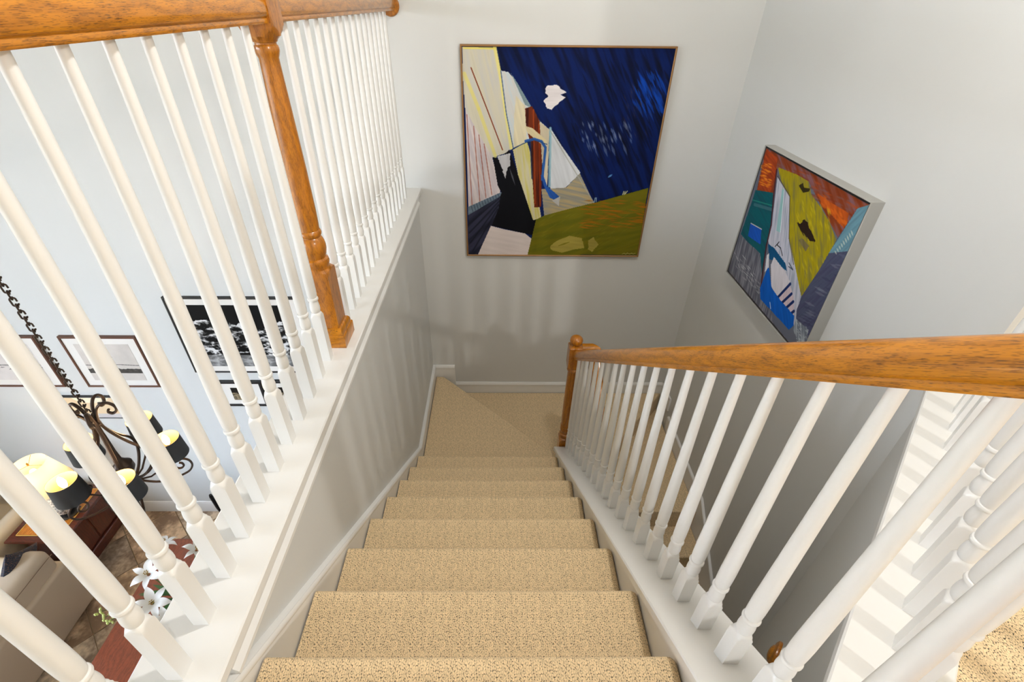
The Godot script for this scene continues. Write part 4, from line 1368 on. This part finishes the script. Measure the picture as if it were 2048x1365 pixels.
func dining() -> void:
	# table with clipped corners
	var t := thing("dining_table", "reddish brown dining table with rounded corners below the left railing", "table", Vector3(-2.42, 0, -1.33))
	var m := MB.new()
	m.g = 2
	var x := 0.56
	var z := 1.21
	var rc := 0.10
	var pts := PackedVector2Array()
	for c in [[1, 1], [-1, 1], [-1, -1], [1, -1]]:
		var a0: float = atan2(c[1], c[0]) - PI / 4
		for k in 6:
			var a := a0 + PI / 2 * k / 5.0
			pts.append(V(c[0] * (x - rc) + cos(a) * rc, c[1] * (z - rc) + sin(a) * rc))
	m.extr(pts, 1, 0.742, 0.78, 0.005, 0.6)
	obj("tabletop", m, "cherry", t)
	obj("apron", boxm(Vector3(0, 0.69, 0), Vector3(0.9, 0.10, 2.1), 0.004, 2), "cherry", t)
	for q in [[-0.42, -1.02], [0.42, -1.02], [-0.42, 1.02], [0.42, 1.02]]:
		m = MB.new()
		m.g = 1
		m.turned([[0.022, 0.0], [0.028, 0.2], [0.034, 0.5], [0.05, 0.62], [0.05, 0.745]], 0.034, 24, Vector3(q[0], 0, q[1]))
		obj("leg", m, "cherry", t)
	# black chair at its far end
	var c := thing("dining_chair", "black wooden chair half hidden behind the left ledge", "chair", Vector3(-2.55, 0, -2.83))
	for sx in [-1, 1]:
		m = MB.new()
		var X: float = -0.17 if sx < 0 else 0.22
		m.tube([Vector3(X, 0.0, -0.10), Vector3(X, 0.45, -0.12), Vector3(X + 0.01, 0.75, -0.07), Vector3(X + 0.02, 0.93, -0.05), Vector3(X + 0.02, 0.955, -0.05)], [0.017, 0.018, 0.018, 0.017, 0.012], 12)
		obj("back_post", m, "black_paint", c)
		m = MB.new()
		m.tube([Vector3(X, 0.0, 0.28), Vector3(X, 0.44, 0.28)], 0.017, 12)
		obj("front_leg", m, "black_paint", c)
	for y in [0.60, 0.74, 0.88]:
		m = MB.new()
		m.tube([Vector3(-0.16, y, -0.08), Vector3(0.03, y + 0.015, -0.11), Vector3(0.22, y, -0.08)], 0.012, 10)
		obj("back_slat", m, "black_paint", c)
	obj("seat", boxm(Vector3(0.025, 0.45, 0.09), Vector3(0.44, 0.03, 0.44), 0.01), "black_paint", c)
	# bouquet of lilies in a glass vase
	var bx := Vector3(-2.40, 0.78, -1.88)
	var v := thing("vase", "clear glass vase of lilies on the dining table", "vase", bx)
	m = MB.new()
	m.lathe([[0.045, 0.0], [0.06, 0.01], [0.07, 0.06], [0.062, 0.14], [0.045, 0.20], [0.055, 0.24], [0.052, 0.24], [0.042, 0.20], [0.058, 0.14], [0.064, 0.06], [0.05, 0.016], [0.0, 0.014]], 28)
	obj("glass", m, "vase_glass", v)
	var heads := [
		[Vector3(-2.421, 1.30, -1.711), Vector3(0.42, 0.85, 0.32), 0.118, "white lily facing up, the nearest and largest of the bunch"],
		[Vector3(-2.567, 1.30, -1.917), Vector3(0.1, 0.8, 0.2), 0.115, "white lily at the left of the bunch, under the bead of a baluster"],
		[Vector3(-2.590, 1.30, -2.150), Vector3(0.1, 0.7, -0.3), 0.10, "small white lily at the far side, close by the table corner"],
		[Vector3(-2.315, 1.30, -2.108), Vector3(0.3, 0.7, -0.1), 0.10, "white lily beside the ledge, over bare table wood"],
		[Vector3(-2.318, 1.24, -1.640), Vector3(0.5, 0.7, 0.4), 0.085, "half hidden white lily just below the nearest one"]]
	for h in heads: lily(h[0], h[1].normalized(), h[2], h[3], bx + Vector3(0, 0.2, 0))
	var r := RandomNumberGenerator.new()
	r.seed = 5
	var buds := [Vector3(-2.748, 1.30, -1.65), Vector3(-2.70, 1.29, -1.62), Vector3(-2.646, 1.29, -1.60), Vector3(-2.512, 1.29, -1.694), Vector3(-2.44, 1.22, -1.60)]
	for i in buds.size():
		var o := thing("flower_spray", ["cream bud spray farthest out over the floor", "pale bud spray second from the floor side", "pale bud spray close under the lowest baluster bead", "green and cream bud spray left of the nearest lily", "green bud spray between the lilies and the ledge"][i], "flower", buds[i])
		m = MB.new()
		for k in 7:
			var q := Vector3(r.randf_range(-0.022, 0.022), r.randf_range(-0.015, 0.02), r.randf_range(-0.022, 0.022))
			m.rbox(q, Vector3(0.014, 0.022, 0.014), 0.0069, 1)
		obj("buds", m, "bud", o)
		m = MB.new()
		m.tube([Vector3(0, 0, 0), (bx + Vector3(0, 0.35, 0) - buds[i]) * 0.5 + Vector3(0, 0.03, 0), bx + Vector3(0, 0.2, 0) - buds[i]], 0.002, 6)
		obj("stem", m, "leaf", o)
	var lf := MB.new()
	for k in 26:
		var a := TAU * k / 26.0 * 3.0 + r.randf() * 0.8
		var d := Vector3(cos(a), r.randf_range(0.35, 1.1), sin(a)).normalized()
		leaf_blade(lf, bx + Vector3(0, r.randf_range(0.22, 0.33), 0) + d * 0.03, d, r.randf_range(0.13, 0.24), 0.017)
	var fo := obj("lily_foliage", lf, "leaf")
	tag(fo, "dark green narrow leaves of the lily bunch in the vase", "leaves")
	fo.set_meta("kind", "stuff")

func leaf_blade(m: MB, at: Vector3, d: Vector3, L: float, w: float, droop := 0.35, cup := 0.0) -> void:
	var side := d.cross(Vector3.UP)
	if side.length() < 0.1: side = Vector3.RIGHT
	side = side.normalized()
	var up := side.cross(d).normalized()
	var rings := []
	for i in 8:
		var t := i / 7.0
		var c := at + d * L * t - up * L * droop * t * t
		var ww: float = w * sin(PI * (0.08 + 0.92 * t)) + 0.0008
		rings.append(PackedVector3Array([c - side * ww + up * cup * ww, c - up * 0.0008, c + side * ww + up * cup * ww, c + up * 0.0012]))
	m.loft(rings, true, 3, 0.3)

func lily(at: Vector3, face: Vector3, L: float, label: String, root: Vector3) -> void:
	var o := thing("lily", label, "flower", at, 0.0, "white lilies in the vase")
	var a := face.cross(Vector3.UP if absf(face.y) < 0.95 else Vector3.RIGHT).normalized()
	var b := face.cross(a)
	for k in 6:
		var t := TAU * k / 6.0 + 0.3
		var d := (a * cos(t) + b * sin(t))
		var side := face.cross(d).normalized()
		var wide := L * (0.25 if k % 2 == 0 else 0.185)
		var m := MB.new()
		var rings := []
		for i in 10:
			var q := i / 9.0
			var c := d * L * (0.10 + 0.95 * q) + face * L * (0.40 * sin(q * 1.9) - 0.22 * q * q)
			var w := wide * pow(sin(PI * (0.14 + 0.86 * pow(q, 0.9))), 1.15) + 0.0008
			rings.append(PackedVector3Array([c - side * w + face * w * 0.35, c - face * 0.001, c + side * w + face * w * 0.35, c + face * 0.0015]))
		m.loft(rings, true, 3, 0.3)
		obj("petal", m, "petal", o)
	var s := MB.new()
	for k in 6:
		var t := TAU * k / 6.0
		var d := (a * cos(t) + b * sin(t)) * 0.22 + face
		s.tube([face * L * 0.05, d * L * 0.35, d * L * 0.52], 0.0015, 6)
		s.tube([d * L * 0.52 - a * 0.005, d * L * 0.52 + a * 0.005], 0.0028, 6)
	obj("stamen", s, "stamen", o)
	s = MB.new()
	s.tube([face * L * 0.03, -face * L * 0.35, (root - at) * 0.5 - face * 0.02, root - at], 0.003, 8)
	obj("stem", s, "leaf", o)

# ---------------------------------------------------------------- chandelier
func curve(pts: Array, n := 6) -> Array:
	var r := []
	for i in pts.size() - 1:
		var p0: Vector3 = pts[maxi(i - 1, 0)]
		var p3: Vector3 = pts[mini(i + 2, pts.size() - 1)]
		for k in n: r.append(pts[i].cubic_interpolate(pts[i + 1], p0, p3, float(k) / n))
	r.append(pts[-1])
	return r

func spiral(c: Vector2, r0: float, r1: float, a0: float, a1: float, n := 12) -> Array:
	var o := []
	for k in n + 1:
		var t := float(k) / n
		var a := lerpf(a0, a1, t)
		o.append(c + V(cos(a), sin(a)) * lerpf(r0, r1, t))
	return o

func chandelier(at: Vector3) -> void:
	var t := thing("chandelier", "black iron chandelier with five lit black shades hanging on a chain", "chandelier", at)
	# links from the hub to the ceiling
	var lk := MB.new()
	var ring := []
	for k in 21:
		var a := TAU * k / 20.0
		ring.append(Vector3(cos(a) * 0.0095, sin(a) * 0.0095 + signf(sin(a)) * 0.0105, 0))
	lk.tube(ring, 0.0036, 8, 1.0, 0)
	var lm := lk.mesh()
	var y := 0.075
	var k := 0
	while at.y + y < CEIL - 0.05:
		var o := obj("chain_link", lm, "iron", t, Vector3(0, y, 0))
		o.rotation.y = 0.6 + (PI / 2 if k % 2 else 0.0)
		y += 0.0315
		k += 1
	var m := MB.new()
	m.lathe([[0.065, CEIL - at.y], [0.065, CEIL - at.y - 0.012], [0.03, CEIL - at.y - 0.035], [0.006, CEIL - at.y - 0.06]], 28)
	obj("ceiling_canopy", m, "iron", t)
	m = MB.new()
	m.lathe([[0.0, 0.058], [0.009, 0.052], [0.008, 0.03], [0.02, 0.012], [0.024, 0.0], [0.02, -0.014], [0.010, -0.025], [0.009, -0.20], [0.012, -0.26], [0.026, -0.28], [0.044, -0.30], [0.046, -0.335], [0.036, -0.355], [0.018, -0.37], [0.022, -0.385], [0.014, -0.41], [0.008, -0.44], [0.0, -0.452]], 24)
	obj("hub", m, "iron", t)
	for j in 5:
		var th := deg_to_rad(123.0 - 72.0 * j)
		var dir := Vector3(cos(th), 0, sin(th))
		var to3 := func(l: Array) -> Array:
			var o := []
			for q in l: o.append(dir * q.x + Vector3(0, q.y, 0))
			return o
		# flat strap: scroll above the collar, then down round the body
		var st := [V(0.082, 0.070), V(0.076, 0.055), V(0.090, 0.042), V(0.110, 0.056), V(0.112, 0.084), V(0.092, 0.110), V(0.064, 0.112), V(0.038, 0.086), V(0.022, 0.040), V(0.018, 0.0), V(0.026, -0.045), V(0.046, -0.095), V(0.082, -0.162), V(0.124, -0.225), V(0.140, -0.285), V(0.118, -0.350), V(0.070, -0.408), V(0.022, -0.432)]
		var spath: Array = curve(to3.call(st), 4)
		m = MB.new()
		m.tube(spath, 0.0064, 8, 1.4)
		obj("strap", m, "iron", t)
		# lower arm ending in a scroll under the shade
		var ar := [V(0.014, -0.430), V(0.054, -0.466), V(0.106, -0.494), V(0.160, -0.496), V(0.211, -0.489), V(0.264, -0.468), V(0.290, -0.430), V(0.288, -0.392), V(0.268, -0.370), V(0.240, -0.366), V(0.217, -0.380), V(0.209, -0.404), V(0.217, -0.426), V(0.236, -0.432), V(0.251, -0.418), V(0.249, -0.398), V(0.236, -0.390)]
		var path: Array = curve(to3.call(ar), 4)
		m = MB.new()
		m.tube(path, 0.0055, 8, 1.3)
		obj("arm", m, "iron", t)
		# inner scrolls
		var sc := spiral(V(0.172, -0.315), 0.008, 0.030, 1.0, 1.0 + 5.4, 16)
		sc.append_array([V(0.188, -0.35), V(0.150, -0.40), V(0.085, -0.44), V(0.03, -0.44)])
		m = MB.new()
		m.tube(to3.call(sc), 0.0045, 8, 1.3)
		obj("scroll", m, "iron", t)
		var c := dir * 0.235
		m = MB.new()
		m.lathe([[0.006, -0.372], [0.008, -0.345], [0.022, -0.325], [0.026, -0.318], [0.012, -0.312], [0.0105, -0.31], [0.0105, -0.235]], 16, c)
		var cup := obj("candle_cup", m, "iron", t)
		m = MB.new()
		m.lathe([[0.010, -0.236], [0.014, -0.225], [0.017, -0.208], [0.014, -0.188], [0.006, -0.170], [0.0, -0.163]], 16, c)
		obj("bulb", m, "bulb", cup)
		m = MB.new()
		m.lathe([[0.0755, -0.320], [0.0655, -0.197]], 40, c, 0)
		var sh := obj("lamp_shade", m, "shade_black", t)
		m = MB.new()
		m.lathe([[0.0738, -0.320], [0.0638, -0.197]], 40, c, 0)
		m.lathe([[0.0638, -0.197], [0.0655, -0.1965]], 40, c, 0)
		obj("shade_lining", m, "shade_gold", sh)
		m = MB.new()
		for q in 3:
			var a := TAU * q / 3.0
			m.tube([c + Vector3(0, -0.30, 0), c + Vector3(cos(a) * 0.073, -0.31, sin(a) * 0.073)], 0.0014, 6)
		obj("shade_holder", m, "iron", sh)
		var li := OmniLight3D.new()
		li.name = "bulb_light_%d" % (j + 1)
		li.position = c + Vector3(0, -0.2, 0)
		li.light_color = C(255, 222, 172); li.light_energy = 0.2; li.light_size = 0.012
		li.omni_range = 8.0; li.omni_attenuation = 2.0; li.shadow_enabled = true
		t.add_child(li)
